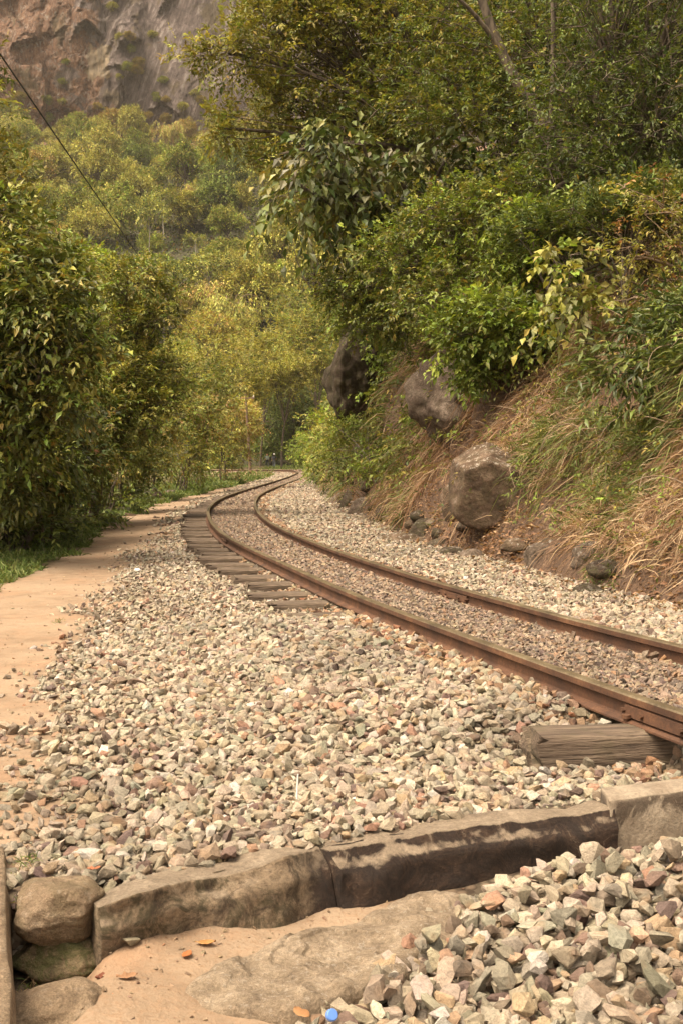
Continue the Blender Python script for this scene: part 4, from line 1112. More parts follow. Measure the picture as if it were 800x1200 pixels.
make_plant('green_bush', 'mid green bush spilling down the bank below the large leaved tree', 'bush', bank_point(20.5, 1.7),
    [LP(540, 270, 19.5, 60, 45), LP(480, 310, 20, 55, 45), LP(420, 335, 22, 45, 32), LP(590, 250, 19, 55, 45), LP(520, 345, 19, 60, 35), LP(450, 370, 22, 48, 32)],
    26000, 0.085, MG + BG[:2] + OL[:2], 0.5, seed=105, trunk_r=0.06, group=bt, parts=('stem', 'crown'), stems=3)
make_plant('bright_shrub', 'bright fresh green shrub in the middle of the leafy slope', 'bush', bank_point(18.5, 2.1),
    [LP(625, 275, 17.8, 38, 28), LP(655, 300, 17.6, 30, 22), LP(600, 310, 17.8, 30, 24)],
    5500, 0.10, BG + BG + MG[:1], 0.4, seed=106, trunk_r=0.04, group=bt, parts=('stem', 'crown'), stems=3)
make_plant('yellowish_shrub', 'shrub with round pale yellow green leaves above the dry grass', 'bush', bank_point(15.4, 1.9),
    [LP(655, 320, 14.9, 34, 34), LP(680, 350, 14.8, 26, 20), LP(650, 365, 14.8, 20, 16)],
    700, 0.13, YG + BG[:1] + [(0.2, 0.2, 0.07)], 0.62, per=6, seed=107, trunk_r=0.03, group=bt, parts=('stem', 'crown'), stems=3, droop=0.6)
make_plant('leafy_bush', 'fresh green broad leaved bush on the slope over the leaning rock', 'bush', bank_point(17.4, 1.2),
    [LP(585, 375, 16.6, 50, 28), LP(545, 395, 17, 34, 24), LP(620, 395, 16.4, 38, 24), LP(560, 425, 17, 30, 20)],
    8000, 0.10, MG + BG + BG[:1], 0.52, seed=108, trunk_r=0.04, group=bt, parts=('stem', 'crown'), stems=4)
make_plant('glossy_bush', 'dark glossy bush with long leaves at the frame edge above the straw', 'bush', bank_point(12.6, 2.0),
    [LP(775, 410, 12.2, 55, 32), LP(740, 440, 12.4, 34, 22), LP(800, 380, 12.2, 50, 30), LP(790, 450, 12, 40, 22)],
    4200, 0.14, DG + MG[:2], 0.26, seed=109, trunk_r=0.04, mat=M_GLOSS, group=bt, parts=('stem', 'crown'), stems=4, droop=0.3)
make_plant('twiggy_bush', 'sparse olive bush with bare pale twigs at the frame edge', 'bush', bank_point(14.0, 2.6),
    [LP(765, 235, 13.4, 40, 34), LP(790, 280, 13.2, 45, 50), LP(745, 300, 13.4, 28, 34), LP(785, 340, 13.2, 45, 26)],
    2600, 0.065, OL + YG + RD[:1], 0.42, seed=110, trunk_r=0.05, bark=M_TWIG, group=bt, parts=('stem', 'crown'), stems=5, shell=0.3)
make_plant('shaded_bush', 'dark bush filling the shade between tall tree and dry grass', 'bush', bank_point(16.8, 3.0),
    [LP(700, 300, 16, 60, 50), LP(730, 360, 15, 60, 35), LP(640, 340, 16.6, 50, 40), LP(790, 330, 15, 60, 60)],
    14000, 0.09, DG + MG[:2], 0.4, seed=111, trunk_r=0.05, group=bt, parts=('stem', 'crown'), stems=4)
make_plant('creeper', 'creeper of broad leaves draped between the dark overhang and the leaning rock', 'creeper', bank_point(29, 0.9),
    [LP(450, 395, 29, 40, 28), LP(442, 440, 29, 20, 34), LP(458, 430, 28, 18, 34), LP(425, 372, 30, 40, 18), LP(445, 478, 28, 24, 22)],
    9500, 0.13, MG + BG[:2], 0.52, seed=112, trunk_r=0.04, group=bt, parts=('stem', 'leaf_mass'), droop=0.6, stems=3)
make_plant('slope_shrub', 'loose light green shrub on the slope under the leaning rock', 'bush', bank_point(25, 0.35),
    [LP(425, 535, 25.5, 40, 22), LP(465, 535, 23.5, 30, 22), LP(405, 535, 29, 24, 20), LP(400, 505, 27, 24, 13), LP(430, 500, 26, 22, 14), LP(440, 565, 23.5, 30, 16)],
    9000, 0.10, BG + MG + OL[:2], 0.36, seed=113, trunk_r=0.03, group=bt, parts=('stem', 'crown'), stems=4)
make_plant('slope_shrub', 'yellow green weedy shrub at the last corner of the bank', 'bush', bank_point(40, 0.3),
    [LP(392, 540, 38, 24, 26), LP(385, 510, 42, 22, 24), LP(390, 515, 40, 18, 16), LP(398, 502, 29, 24, 12)],
    4000, 0.13, BG + YG, 0.4, seed=114, trunk_r=0.03, group=bt, parts=('stem', 'crown'), stems=4)
make_plant('backing_tree', 'olive tree behind the large leaved tree, its crown against the far hill', 'tree', bank_point(32, 3.0),
    [LP(390, 290, 31, 50, 45), LP(370, 345, 32, 34, 34), LP(420, 240, 32, 60, 60), LP(385, 385, 36, 18, 14)],
    14000, 0.12, OL + MG, 0.42, seed=115, trunk_r=0.12, group=bt)
make_plant('backing_tree', 'dim green tree on the upper slope behind the tall tree', 'tree', bank_point(30, 6.5),
    [LP(520, 60, 30, 130, 110), LP(640, 60, 29, 140, 110), LP(560, 220, 28, 120, 80), LP(760, 120, 26, 130, 130), LP(700, 280, 24, 120, 70), LP(480, -40, 31, 130, 60)],
    30000, 0.16, DG + MG[:2] + OL[:1], 0.45, seed=116, trunk_r=0.2, group=bt, simple=True)
# vine-hung trunk showing through the leaves
V, Fc = tubes([bez(bank_point(20, 3.2), at(590, 130, 20.5), at(548, -60, 20), 12), bez(at(585, 60, 20.2), at(560, 10, 20), at(500, -30, 19.5), 8), bez(at(640, 230, 19), at(652, 90, 19), at(645, -60, 19), 10)],
              [np.linspace(0.13, 0.06, 12), np.linspace(0.05, 0.02, 8), np.linspace(0.06, 0.03, 10)], 7)
vt = mesh_np('leaning_trunk', V, Fc, M_BARK, smooth=True); tag(vt, 'bare brown leaning trunk showing through leaves near the top', 'tree trunk')

# ------------------------------------------------------------------ trees and shrubs on the river side
lt = 'trees and bushes along the river side of the path'
def vb(u, Y, dx=0.0):
    p = at(u, 600, Y); x = min(p[0], grass_edge(Y) - 0.6) + dx; return np.array([x, Y, float(ground_z(x, Y)) - 0.05])
make_plant('broad_leaved_tree', 'tree with big glossy leaves at the near end of the river side', 'tree', vb(-70, 16.5, -0.5),
    [LP(15, 520, 15.2, 46, 40), LP(0, 575, 15.6, 36, 20), LP(20, 300, 14.5, 52, 34), LP(-20, 350, 14.5, 60, 50), LP(55, 350, 14.3, 40, 34), LP(70, 405, 14.3, 40, 34), LP(15, 420, 14.6, 55, 45), LP(-10, 265, 15, 46, 28), LP(50, 460, 14.8, 48, 40), LP(-10, 490, 15, 55, 38), LP(80, 315, 14.6, 22, 18)],
    20000, 0.125, BL + MG + OL[:2] + BG[:1], 0.42, per=7, seed=201, trunk_r=0.12, mat=M_GLOSS, group=lt, droop=0.3, clump=0.26)
make_plant('light_leaved_tree', 'light leafy branches high up at the frame edge on the river side', 'tree', vb(-60, 19, -1.0),
    [LP(-20, 190, 18, 40, 22), LP(18, 215, 17.5, 26, 14), LP(-10, 235, 18, 40, 16), LP(-60, 120, 18, 60, 60), LP(-5, 60, 18, 12, 12)],
    4200, 0.11, YG + OL + BL[:1], 0.4, seed=202, trunk_r=0.1, group=lt)
make_plant('olive_tree', 'spreading brownish olive tree beyond the big glossy leaves', 'tree', vb(105, 26),
    [LP(150, 330, 24, 40, 22), LP(185, 345, 24.5, 18, 14), LP(120, 375, 24, 48, 30), LP(175, 380, 24, 34, 24), LP(150, 430, 24, 46, 30), LP(190, 445, 25, 26, 24), LP(110, 455, 23.5, 45, 34), LP(170, 480, 24, 45, 34)],
    26000, 0.10, OL + MG + YG + BG[:1], 0.42, seed=203, trunk_r=0.1, group=lt, clump=0.26)
make_plant('bright_tree', 'small yellow green tree between the glossy tree and the olive tree', 'tree', vb(90, 30),
    [LP(100, 320, 28, 32, 24), LP(75, 300, 29, 26, 20), LP(110, 360, 28, 36, 26)],
    6500, 0.11, BG + MG[:2] + YG[:1], 0.42, seed=204, trunk_r=0.08, group=lt)
shr = [
    (25, 548, 17.5, 50, 38, MG + DG, 0.11, 'dark green bush under the big glossy leaves'),
    (90, 520, 22, 46, 44, OL + DG[:2] + MG, 0.10, 'shaded bush behind the low broad leaved plants'),
    (145, 535, 29, 40, 34, MG + OL, 0.10, 'rounded green bush under the brownish olive tree'),
    (190, 520, 38, 40, 44, OL + MG + YG[:1], 0.12, 'olive bush behind the pointed verge rock'),
    (235, 505, 44, 40, 48, MG + YG + BR[:1], 0.14, 'light green bush halfway along the verge'),
    (228, 455, 50, 46, 34, OL + MG, 0.16, 'leafy bush top rising behind the halfway bush'),
    (262, 510, 60, 32, 44, YG + BR[:2] + OL, 0.17, 'yellowish thicket beside the power pole'),
    (-5, 595, 17, 34, 20, DG + MG, 0.10, 'low dark bush at the frame edge by the grass verge'),
    (20, 575, 21, 60, 40, MG + OL, 0.11, 'dense dark bush behind the trunk of the glossy leaved tree'),
    (75, 560, 24, 50, 36, MG + DG, 0.11, 'leafy bush at the back of the verge plants'),
    (120, 560, 30, 40, 30, OL + MG, 0.11, 'olive green bush low behind the verge under the olive tree'),
    (-10, 480, 20, 50, 60, DG + MG, 0.12, 'tall dark bush at the frame edge behind the glossy leaves'),
    (5, 555, 17.2, 40, 40, MG + OL[:2], 0.12, 'leafy bush in front of the trunk of the glossy leaved tree'),
    (60, 545, 18.0, 40, 44, MG + DG, 0.11, 'bushy shrub hanging over the verge beside the glossy tree'),
    (110, 510, 23.5, 46, 50, MG + YG[:1], 0.11, 'green thicket filling the space below the olive tree'),
    (60, 500, 19, 60, 45, DG + BR[:1], 0.11, 'dim brownish bush in the shade of the glossy tree'),
    (212, 553, 46, 36, 14, MG + BG[:1], 0.11, 'low green weeds bush beside the sandy path bend')]
for i, (u, v, Y, ru, rv, cols, sz, lb) in enumerate(shr):
    r_ = np.random.default_rng(300 + i); lob = [LP(u, v, Y, ru * 0.8, rv * 0.8)]
    for k in range(4): lob.append(LP(u + r_.uniform(-0.6, 0.6) * ru, v + r_.uniform(-0.6, 0.7) * rv, Y + r_.uniform(-1, 1), ru * 0.5, rv * 0.5))
    make_plant('river_side_bush', lb, 'bush', vb(u, Y), lob, int(5200 * (ru * rv) / 1900) + 1500, sz, cols, 0.42, seed=310 + i, trunk_r=0.05, group=lt, parts=('stem', 'crown'), stems=4, clump=0.32)
# more bushes farther down the river side, so that the thicket goes on beyond the near trees
r = np.random.default_rng(350)
for i in range(12):
    x = -9.5 - 2.6 * (i % 4) + r.uniform(-0.6, 0.6); y = 12.5 + 4.5 * (i // 4) + r.uniform(-0.8, 0.8); base = np.array([x, y, float(ground_z(x, y)) - 0.1]); lob = [(base + np.array([0, 0, 1.5]), (1.3, 1.3, 1.3))]
    for k in range(5): lob.append((base + np.array([r.uniform(-1.2, 1.2), r.uniform(-1, 1), r.uniform(0.6, 2.9)]), (0.8, 0.8, 0.7)))
    make_plant('river_side_bush', 'green bush in the thicket below the path towards the river', 'bush', base, lob, 3500, 0.13, MG + OL + DG[:1], 0.42, seed=360 + i, trunk_r=0.06, group='bushes in the thicket towards the river', parts=('stem', 'crown'), stems=4)
# low broad leaved plants on the verge
for i, (u, v, Y) in enumerate([(95, 598, 22.5), (120, 590, 25), (72, 602, 21), (140, 583, 29), (45, 612, 18.5), (165, 572, 33), (22, 622, 17)]):
    base = vb(u, Y, 0.1); r_ = np.random.default_rng(400 + i)
    make_plant('verge_plant', 'low dark broad leaved plant at the edge of the grass verge', 'plant', base, [(base + np.array([0, 0, 0.28]), (0.6, 0.6, 0.2))], 650, 0.16, DG + MG + BL[:2], 0.36,
               seed=410 + i, trunk_r=0.02, group='low broad leaved plants along the verge', parts=('stem', 'leaf_mass'), stems=4, droop=0.3, simple=False)

NEAR_PALS = (OL, MG, DG, BG, YG, BR, BL)
OL, MG, DG, BG, YG, BR, BL = [[tuple(min(q * 1.4, 0.42) for q in c) for c in pal] for pal in NEAR_PALS]
# ------------------------------------------------------------------ trees closing the valley behind the bend
vt_ = 'trees closing the valley behind the bend'
far = [
    ('forest_tree', 'dark green tree directly behind the two hikers', (345, 470, 162, 42, 48), DG + MG[:1], 0.42, 9000, 501),
    ('forest_tree', 'deep green tree filling the gap behind the bend', (375, 500, 172, 40, 60), DG, 0.42, 8000, 502),
    ('forest_tree', 'pale olive tree above the far bend', (305, 420, 150, 46, 36), OL + YG, 0.4, 9000, 503),
    ('forest_tree', 'light grey green tree left of the dark gap', (270, 440, 130, 40, 46), YG + OL + MG[:1], 0.36, 9000, 504),
    ('forest_tree', 'yellow green tree next to the dark overhanging rock', (360, 400, 140, 36, 44), OL + MG + YG[:1], 0.38, 8000, 505),
    ('forest_tree', 'rounded light tree over the bend, lower of two', (330, 440, 135, 36, 30), YG + OL, 0.36, 6500, 506),
    ('forest_tree', 'broad olive tree on the first rise of the hill', (250, 400, 170, 46, 30), OL + BR[:1] + YG[:1], 0.42, 8000, 507),
    ('thicket', 'rusty yellow thicket behind the power pole', (283, 500, 118, 18, 34), BR + YG, 0.34, 5000, 508),
    ('thicket', 'green thicket closing the path behind the pole', (258, 535, 105, 30, 18), MG + YG[:1], 0.3, 4000, 509),
    ('thicket', 'fresh green scrub beside the far end of the rails', (358, 527, 128, 24, 15), BG + MG, 0.3, 4500, 510),
    ('thicket', 'shady green scrub right behind the two hikers', (318, 522, 163, 34, 18), DG + MG[:2], 0.36, 5000, 514),
    ('thicket', 'pale green scrub at the corner of the bank', (372, 530, 122, 16, 20), BG + YG[:1], 0.3, 3000, 511),
    ('forest_tree', 'leafy olive tree filling the slope beside the overhanging rock', (352, 365, 190, 40, 34), OL + MG, 0.44, 8000, 512),
    ('forest_tree', 'tall pale tree at the foot of the hill above the thickets', (215, 430, 150, 36, 40), YG + MG[:2], 0.4, 7000, 513)]
for nm, lb, (u, v, Y, ru, rv), cols, sz, n_, sd_ in far:
    r_ = np.random.default_rng(sd_); lob = [LP(u, v, Y, ru * 0.8, rv * 0.8)]
    for k in range(6): lob.append(LP(u + r_.uniform(-0.7, 0.7) * ru, v + r_.uniform(-0.7, 0.7) * rv, Y + r_.uniform(-3, 3), ru * 0.45, rv * 0.4))
    bx = at(u, v, Y)[0]; bz = max(float(hill_z(np.array(bx), np.array(float(Y)))), -0.3) if Y > 165 else float(ground_z(bx, Y))
    make_plant(nm, lb, 'tree' if nm == 'forest_tree' else 'thicket', (bx, Y, bz), lob, int(n_ * 1.9), sz * 0.72, cols, 0.5, seed=sd_, trunk_r=0.12 if nm == 'forest_tree' else 0.06, group=vt_, simple=True,
               parts=('trunk', 'crown') if nm == 'forest_tree' else ('stem', 'crown'), clump=0.3)

# ------------------------------------------------------------------ the far hillside forest
def hill_proto(name, kind, seed):
    r_ = np.random.default_rng(seed)
    if kind == 'bamboo':
        root = empty(name); bag = LeafBag(); paths, rads = [], []
        cols = [BR + YG, YG + OL][seed % 2]
        for k in range(26):
            a = r_.uniform(0, 6.28); rr = r_.uniform(0.2, 1); d = np.array([math.cos(a), math.sin(a), 0]); h = r_.uniform(6.5, 10); out = r_.uniform(2, 5)
            q = bez(d * rr, d * rr * 1.5 + np.array([0, 0, h * 1.15]), d * (rr + out) + np.array([0, 0, h * 0.72]), 9); paths.append(q); rads.append(np.linspace(0.06, 0.02, 9))
            m = 24; tt_ = r_.uniform(0.3, 1, m); P = np.stack([np.interp(tt_, np.linspace(0, 1, 9), q[:, c_]) for c_ in range(3)], -1) + 0.35 * r_.standard_normal((m, 3))
            D = d[None] * 0.4 + np.array([0, 0, -0.8]) + 0.5 * r_.standard_normal((m, 3))
            sprays(bag, P, D, r_, 0.6, 0.3, cols, 8, 1.1, 0.6, True, np.full(m, float(np.clip(1 + 0.2 * r_.standard_normal(), 0.6, 1.5))))
        V, Fc = tubes(paths, rads, 4)
        mesh_np('culms', V, Fc, M_TWIG, parent=root); bag.build('leaf_mass', M_FARLEAF, root)
        return root
    H, R_, cols, bark, tall = {'round': (6.0, 4.2, MG + BG[:1] + OL, M_BARK, 0.3), 'olive': (5.5, 4.8, OL + YG, M_BARK, 0.3), 'pale': (9.5, 3.6, YG + BL + MG[:1], M_PALE, 0.6),
                               'rusty': (5.0, 4.4, BR + OL[:2], M_TWIG, 0.3), 'dark': (5.5, 4.6, DG + MG, M_BARK, 0.3)}[kind]
    lob = [((0, 0, H), (R_ * 0.75, R_ * 0.75, R_ * (0.5 if kind != 'pale' else 0.32)))]
    for k in range(13 if kind != 'pale' else 5):
        a = r_.uniform(0, 6.28); q = r_.uniform(0.3, 1.0) * R_
        lob.append((np.array([math.cos(a) * q, math.sin(a) * q, H + (0.62 - 0.75 * (q / R_) ** 2 + r_.uniform(-0.2, 0.15)) * R_ * (1 if kind != 'pale' else 0.4)]), (R_ * 0.30, R_ * 0.30, R_ * (0.24 if kind != 'pale' else 0.13))))
    return make_plant(name, None, None, (0, 0, 0), lob, 12000 if kind != 'pale' else 3600, 0.36, cols, 0.62, seed=seed, trunk_r=0.2 if kind != 'pale' else 0.13, fork=0.35 if kind != 'pale' else 0.75, bark=bark, simple=True, twigs=False, clump=0.26, per=6, shell=0.75, mat=M_FARLEAF)
KINDS_ = [('round', 'round green tree growing in the forest on the far hillside', 'round green trees on the far hillside', 'hillside_tree'),
          ('olive', 'olive coloured spreading tree growing in the forest on the far hillside', 'olive trees on the far hillside', 'hillside_tree'),
          ('bamboo', 'feathery yellow brown bamboo clump on the far hillside', 'bamboo clumps on the far hillside', 'bamboo_clump'),
          ('pale', 'flat crowned tree with a pale trunk standing out of the hillside forest', 'pale trunked trees on the far hillside', 'pale_trunk_tree'),
          ('rusty', 'rusty brown half dry tree on the far hillside', 'rusty trees on the far hillside', 'hillside_tree'),
          ('dark', 'dark green tree growing in the forest on the far hillside', 'dark green trees on the far hillside', 'hillside_tree')]
prot = {}
for i, (k, lb, gp_, nm) in enumerate(KINDS_):
    prot[k] = [[hill_proto(nm, k, 600 + i * 10 + j), False] for j in range(3 if k in ('round', 'olive', 'bamboo') else 2)]
r = np.random.default_rng(77); spots = []
Y = 176.0
while Y < 476:
    step = 9.2 + (Y - 170) * 0.012
    x0 = -0.33 * Y - 8; x1 = 0.03 * Y + 6; x = x0 + r.uniform(0, step)
    while x < x1:
        spots.append((x + r.uniform(-2.5, 2.5), Y + r.uniform(-3.5, 3.5))); x += step * 1.12
    Y += step * 1.12
meta = {k: (lb, gp_) for k, lb, gp_, nm in KINDS_}
pw = {'round': 0.27, 'olive': 0.25, 'bamboo': 0.2, 'pale': 0.11, 'rusty': 0.07, 'dark': 0.10}
ks = list(pw)
for (x, y) in spots:
    reg = fbm(np.array(x * 0.02), np.array(y * 0.02), oct=2, seed=88)
    pr = np.array([pw[k] * (1 + 1.2 * float(reg) * (1 if k in ('bamboo', 'rusty') else -0.5)) for k in ks]); pr = np.clip(pr, 0.01, 9); pr /= pr.sum()
    k = ks[r.choice(len(ks), p=pr)]; slot = prot[k][r.integers(0, len(prot[k]))]
    o = slot[0] if not slot[1] else copy_tree(slot[0]); slot[1] = True
    z = float(hill_z(np.array(x), np.array(y)))
    o.location = (x, y, z - 0.8); o.rotation_euler = (0, 0, r.uniform(0, 6.28)); s = (0.6 + 1.0 * r.beta(1.5, 2)) * (1.0 + max(0, y - 300) * 0.0008); o.scale = (s * r.uniform(0.8, 1.25), s, s * r.uniform(0.85, 1.45))
    tag(o, meta[k][0], 'bamboo' if k == 'bamboo' else 'tree', meta[k][1])
# shrubs on the ledges of the cliff
for i in range(46):
    u = r.uniform(-10, 330); v = r.uniform(90, 190) if i < 34 else r.uniform(-10, 90)
    if i >= 34: u = r.choice([r.uniform(130, 185), r.uniform(0, 130)], p=[0.6, 0.4])
    p = at(u, v, 480); k = ks[r.choice([0, 1, 4])]; slot = prot[k][0]; o = copy_tree(slot[0])
    yy = cliff_y(p[0], p[2]); p = at(u, v, yy - 1.0)
    hz_ = float(hill_z(np.array(p[0]), np.array(p[1])))
    o.location = (p[0], p[1], max(p[2] - 2.5, hz_ - 1)); s = r.uniform(0.3, 0.6); o.scale = (s, s, s); o.rotation_euler = (0, 0, r.uniform(0, 6.28))
    tag(o, 'small bush clinging to a ledge at the foot of the cliff', 'bush', 'bushes on the cliff ledges')
for k in prot:
    for slot in prot[k]:
        if not slot[1]:
            for ch in list(slot[0].children): bpy.data.objects.remove(ch)
            bpy.data.objects.remove(slot[0])
# undergrowth carpet on the hill
bag = LeafBag(); n = 26000
x = r.uniform(-1, 1, n); y = np.sqrt(r.uniform(165 ** 2, 485 ** 2, n)); x = -0.33 * y - 10 + (x + 1) / 2 * (0.4 * y + 20)
P = np.c_[x, y, hill_z(x, y) + r.uniform(-0.3, 0.7, n)]
tn = 1 + 0.35 * fbm(x * 0.15, y * 0.15, oct=2, seed=8)
sprays(bag, P, r.standard_normal((n, 3)) * 0.6 + np.array([0, -0.2, 0.7]), r, 0.75, 0.6, DG + MG + BR[:1], 4, 1.4, 0.3, True, np.clip(tn, 0.5, 1.6) * 0.8)  # scrub tint lowered, shade between the crowns put into its colour
o = bag.build('hillside_undergrowth', M_FARLEAF); tag(o, 'low scrub covering the far hillside between the trees', 'undergrowth', kind='stuff')

OL, MG, DG, BG, YG, BR, BL = NEAR_PALS
# ------------------------------------------------------------------ undergrowth, straw and grass on the bank
r = np.random.default_rng(120); bag = LeafBag()
def bank_sprays(n, y0, y1, b0, b1, size, cols, per=7, lift=0.5, prob=None, width=0.42):
    y = y0 + (y1 - y0) * r.uniform(0, 1, n) ** 1.3; b = r.uniform(b0, b1, n); P = bank_point(y, b)
    if prob is not None:
        k = r.uniform(0, 1, n) < prob(y, b); P, y, b = P[k], y[k], b[k]
    k = np.ones(len(P), bool)
    for (ya, yb, bm_) in ((13.6, 15.9, 0.75), (16.4, 19.6, 1.25), (23, 29.5, 1.3)): k &= ~((y > ya) & (y < yb) & (b < bm_) & (r.uniform(0, 1, len(P)) < 0.82))
    P, y, b = P[k], y[k], b[k]
    P = P + np.c_[-r.uniform(0, lift, len(P)), r.uniform(-.1, .1, len(P)), r.uniform(0, lift, len(P)) * 0.6]
    tn = np.clip(1 + 0.4 * fbm(y * 0.9, b * 1.2, oct=3, seed=91), 0.5, 1.6)
    sprays(bag, P, np.array([-0.8, -0.3, 0.3]) + 0.7 * r.standard_normal((len(P), 3)), r, size, width, cols, per, None, 0.45, False, tn)
bank_sprays(5200, 9, 30, 2.3, 7, 0.10, DG + MG + OL[:1])
bank_sprays(2600, 28, 110, 0.6, 10, 0.2, DG + MG + OL)
bank_sprays(3000, 18, 45, 0.35, 2.4, 0.10, MG + BG + OL)
bank_sprays(4200, 9, 22, 0.35, 2.4, 0.055, MG + OL + BG[:1], prob=lambda y, b: 0.25 + 0.75 * (vnoise(y * 0.8, b * 1.2, seed=5) > 0.2))
bank_sprays(3000, 45, 110, 0.1, 1.5, 0.16, BG + MG + YG[:1])
o = bag.build('bank_undergrowth', M_LEAF); tag(o, 'tangled leafy undergrowth covering the upper bank', 'undergrowth', kind='stuff')

STRAW = np.array([(0.42, 0.30, 0.18), (0.34, 0.235, 0.14), (0.5, 0.38, 0.25), (0.28, 0.18, 0.11), (0.22, 0.135, 0.085), (0.14, 0.09, 0.055)])
GREENB = np.array([(0.13, 0.16, 0.04), (0.10, 0.13, 0.035), (0.18, 0.2, 0.06), (0.08, 0.10, 0.03)])
REDB = np.array([(0.24, 0.13, 0.075), (0.18, 0.095, 0.055), (0.3, 0.18, 0.11), (0.35, 0.22, 0.13)])
bag = LeafBag()
def bank_blades(n, y0, y1, b0, b1, Lr, Wr, pal, dirv, spread, sag, prob=None, tuft=9):
    nt = max(1, n // tuft); y = r.uniform(y0, y1, nt); b = b0 + (b1 - b0) * r.uniform(0, 1, nt)
    if prob is not None:
        k = r.uniform(0, 1, nt) < prob(y, b); y, b = y[k], b[k]; nt = len(y)
    k = np.ones(nt, bool)
    for (ya, yb, bm_) in ((13.6, 15.9, 0.75), (16.2, 19.4, 1.15), (23, 29, 1.0)): k &= ~((y > ya) & (y < yb) & (b < bm_) & (r.uniform(0, 1, nt) < (0.93 if ya < 15 else 0.7)))
    k &= r.uniform(0, 1, nt) < 0.25 + sstep(b + 0.25 * vnoise(y * 1.1, y * 0 + 3, seed=12), 0.1, 0.55)
    y, b = y[k], b[k]; nt = len(y)
    if nt == 0: return
    y = np.repeat(y, tuft) + 0.05 * r.standard_normal(nt * tuft); b = np.clip(np.repeat(b, tuft) + 0.04 * r.standard_normal(nt * tuft), -0.02, None)
    P = bank_point(y, b); m = len(P); td = np.repeat(r.standard_normal((nt, 3)) * spread, tuft, axis=0)
    D = np.array(dirv) + td + spread * 0.6 * r.standard_normal((m, 3)); c = pal[r.integers(0, len(pal), m)] * (1 + 0.15 * r.standard_normal((m, 1)))
    blades(bag, P, D, r.uniform(*Lr, m), r.uniform(*Wr, m), np.clip(c, 0.02, 0.7), r, sag)
nz_ = lambda y, b, s, sc=0.7: vnoise(y * sc, b * 1.1, seed=s)
# hanging straw over the lower bank
bank_blades(36000, 8.5, 16.5, 0.35, 2.3, (0.12, 0.42), (0.005, 0.013), STRAW * 1.3, (-0.3, 0.0, 0.45), 0.95, 0.55, lambda y, b: 0.35 + 0.65 * (nz_(y, b, 61) > -0.25))
bank_blades(8000, 8.5, 15.0, 0.3, 1.1, (0.15, 0.55), (0.004, 0.010), np.r_[STRAW, REDB], (-0.4, 0.0, 0.0), 0.8, 0.7)
bank_blades(17000, 8.5, 15.5, 0.5, 2.4, (0.2, 0.6), (0.008, 0.018), GREENB * 1.25, (-0.3, 0.0, 0.7), 0.75, 0.6, lambda y, b: (nz_(y, b, 62) > -0.1) * 1.0)
# reddish dead fern and straw around the rocks
bank_blades(22000, 15.5, 24, 0.15, 2.3, (0.3, 0.7), (0.006, 0.016), np.r_[REDB, STRAW[:2]], (-0.4, -0.1, 0.2), 0.75, 0.8, lambda y, b: 0.2 + 0.8 * (nz_(y, b, 63) > -0.05))
bank_blades(5000, 12.5, 17, 1.9, 3.2, (0.3, 0.8), (0.006, 0.016), np.r_[REDB, STRAW[2:]], (-0.6, -0.3, 0.3), 0.5, 0.8)
bank_blades(7000, 22, 45, 0.1, 1.3, (0.35, 0.8), (0.012, 0.025), np.r_[REDB, STRAW[:2], GREENB], (-0.6, -0.3, 0.3), 0.5, 0.7)
bank_blades(5000, 19, 45, 0.1, 0.9, (0.3, 0.7), (0.012, 0.025), GREENB, (-0.6, -0.3, 0.6), 0.45, 0.6, lambda y, b: (nz_(y, b, 64) > 0.0) * 1.0)
bank_blades(4000, 45, 108, 0.0, 1.5, (0.5, 1.0), (0.02, 0.05), np.r_[GREENB, STRAW[:1]], (-0.5, -0.3, 0.6), 0.45, 0.6)
bank_blades(5000, 9, 19, 0.0, 0.35, (0.12, 0.3), (0.006, 0.012), GREENB, (-0.4, -0.3, 0.8), 0.5, 0.5, lambda y, b: (nz_(y, b, 65, 1.4) > 0.15) * 1.0)
bank_blades(1500, 8.5, 16, 0.5, 2.6, (0.3, 0.6), (0.004, 0.009), STRAW, (-0.3, -0.1, 0.5), 0.9, 0.6, tuft=3)
o = mesh_np('dry_grass', np.concatenate(bag.V), np.concatenate(bag.F), M_GRASS, np.concatenate(bag.C)); tag(o, 'straw coloured dry grass and fern hanging over the bank', 'grass', kind='stuff')
# dead stalks and trailing vines over the bank
paths, rads = [], []
for i in range(170):
    y = r.uniform(9, 24); b = r.uniform(0.6, 3.2); a = bank_point(y, b) + np.array([-0.15, 0, 0.15]); L = r.uniform(0.25, 0.8)
    d = norm(np.array([-0.5, r.uniform(-1, 1), r.uniform(-0.3, 0.5)])); e = a + d * L; e[2] -= r.uniform(0, 0.5)
    paths.append(bez(a, (a + e) / 2 + np.array([-0.1, 0, 0.2]) + 0.1 * r.standard_normal(3), e, 7)); rads.append(np.linspace(0.007, 0.003, 7))
V, Fc = tubes(paths, rads, 4)
o = mesh_np('dead_stalks', V, Fc, M_TWIG, smooth=True); tag(o, 'dead stalks and trailing vines tangled over the bank', 'undergrowth', kind='stuff')
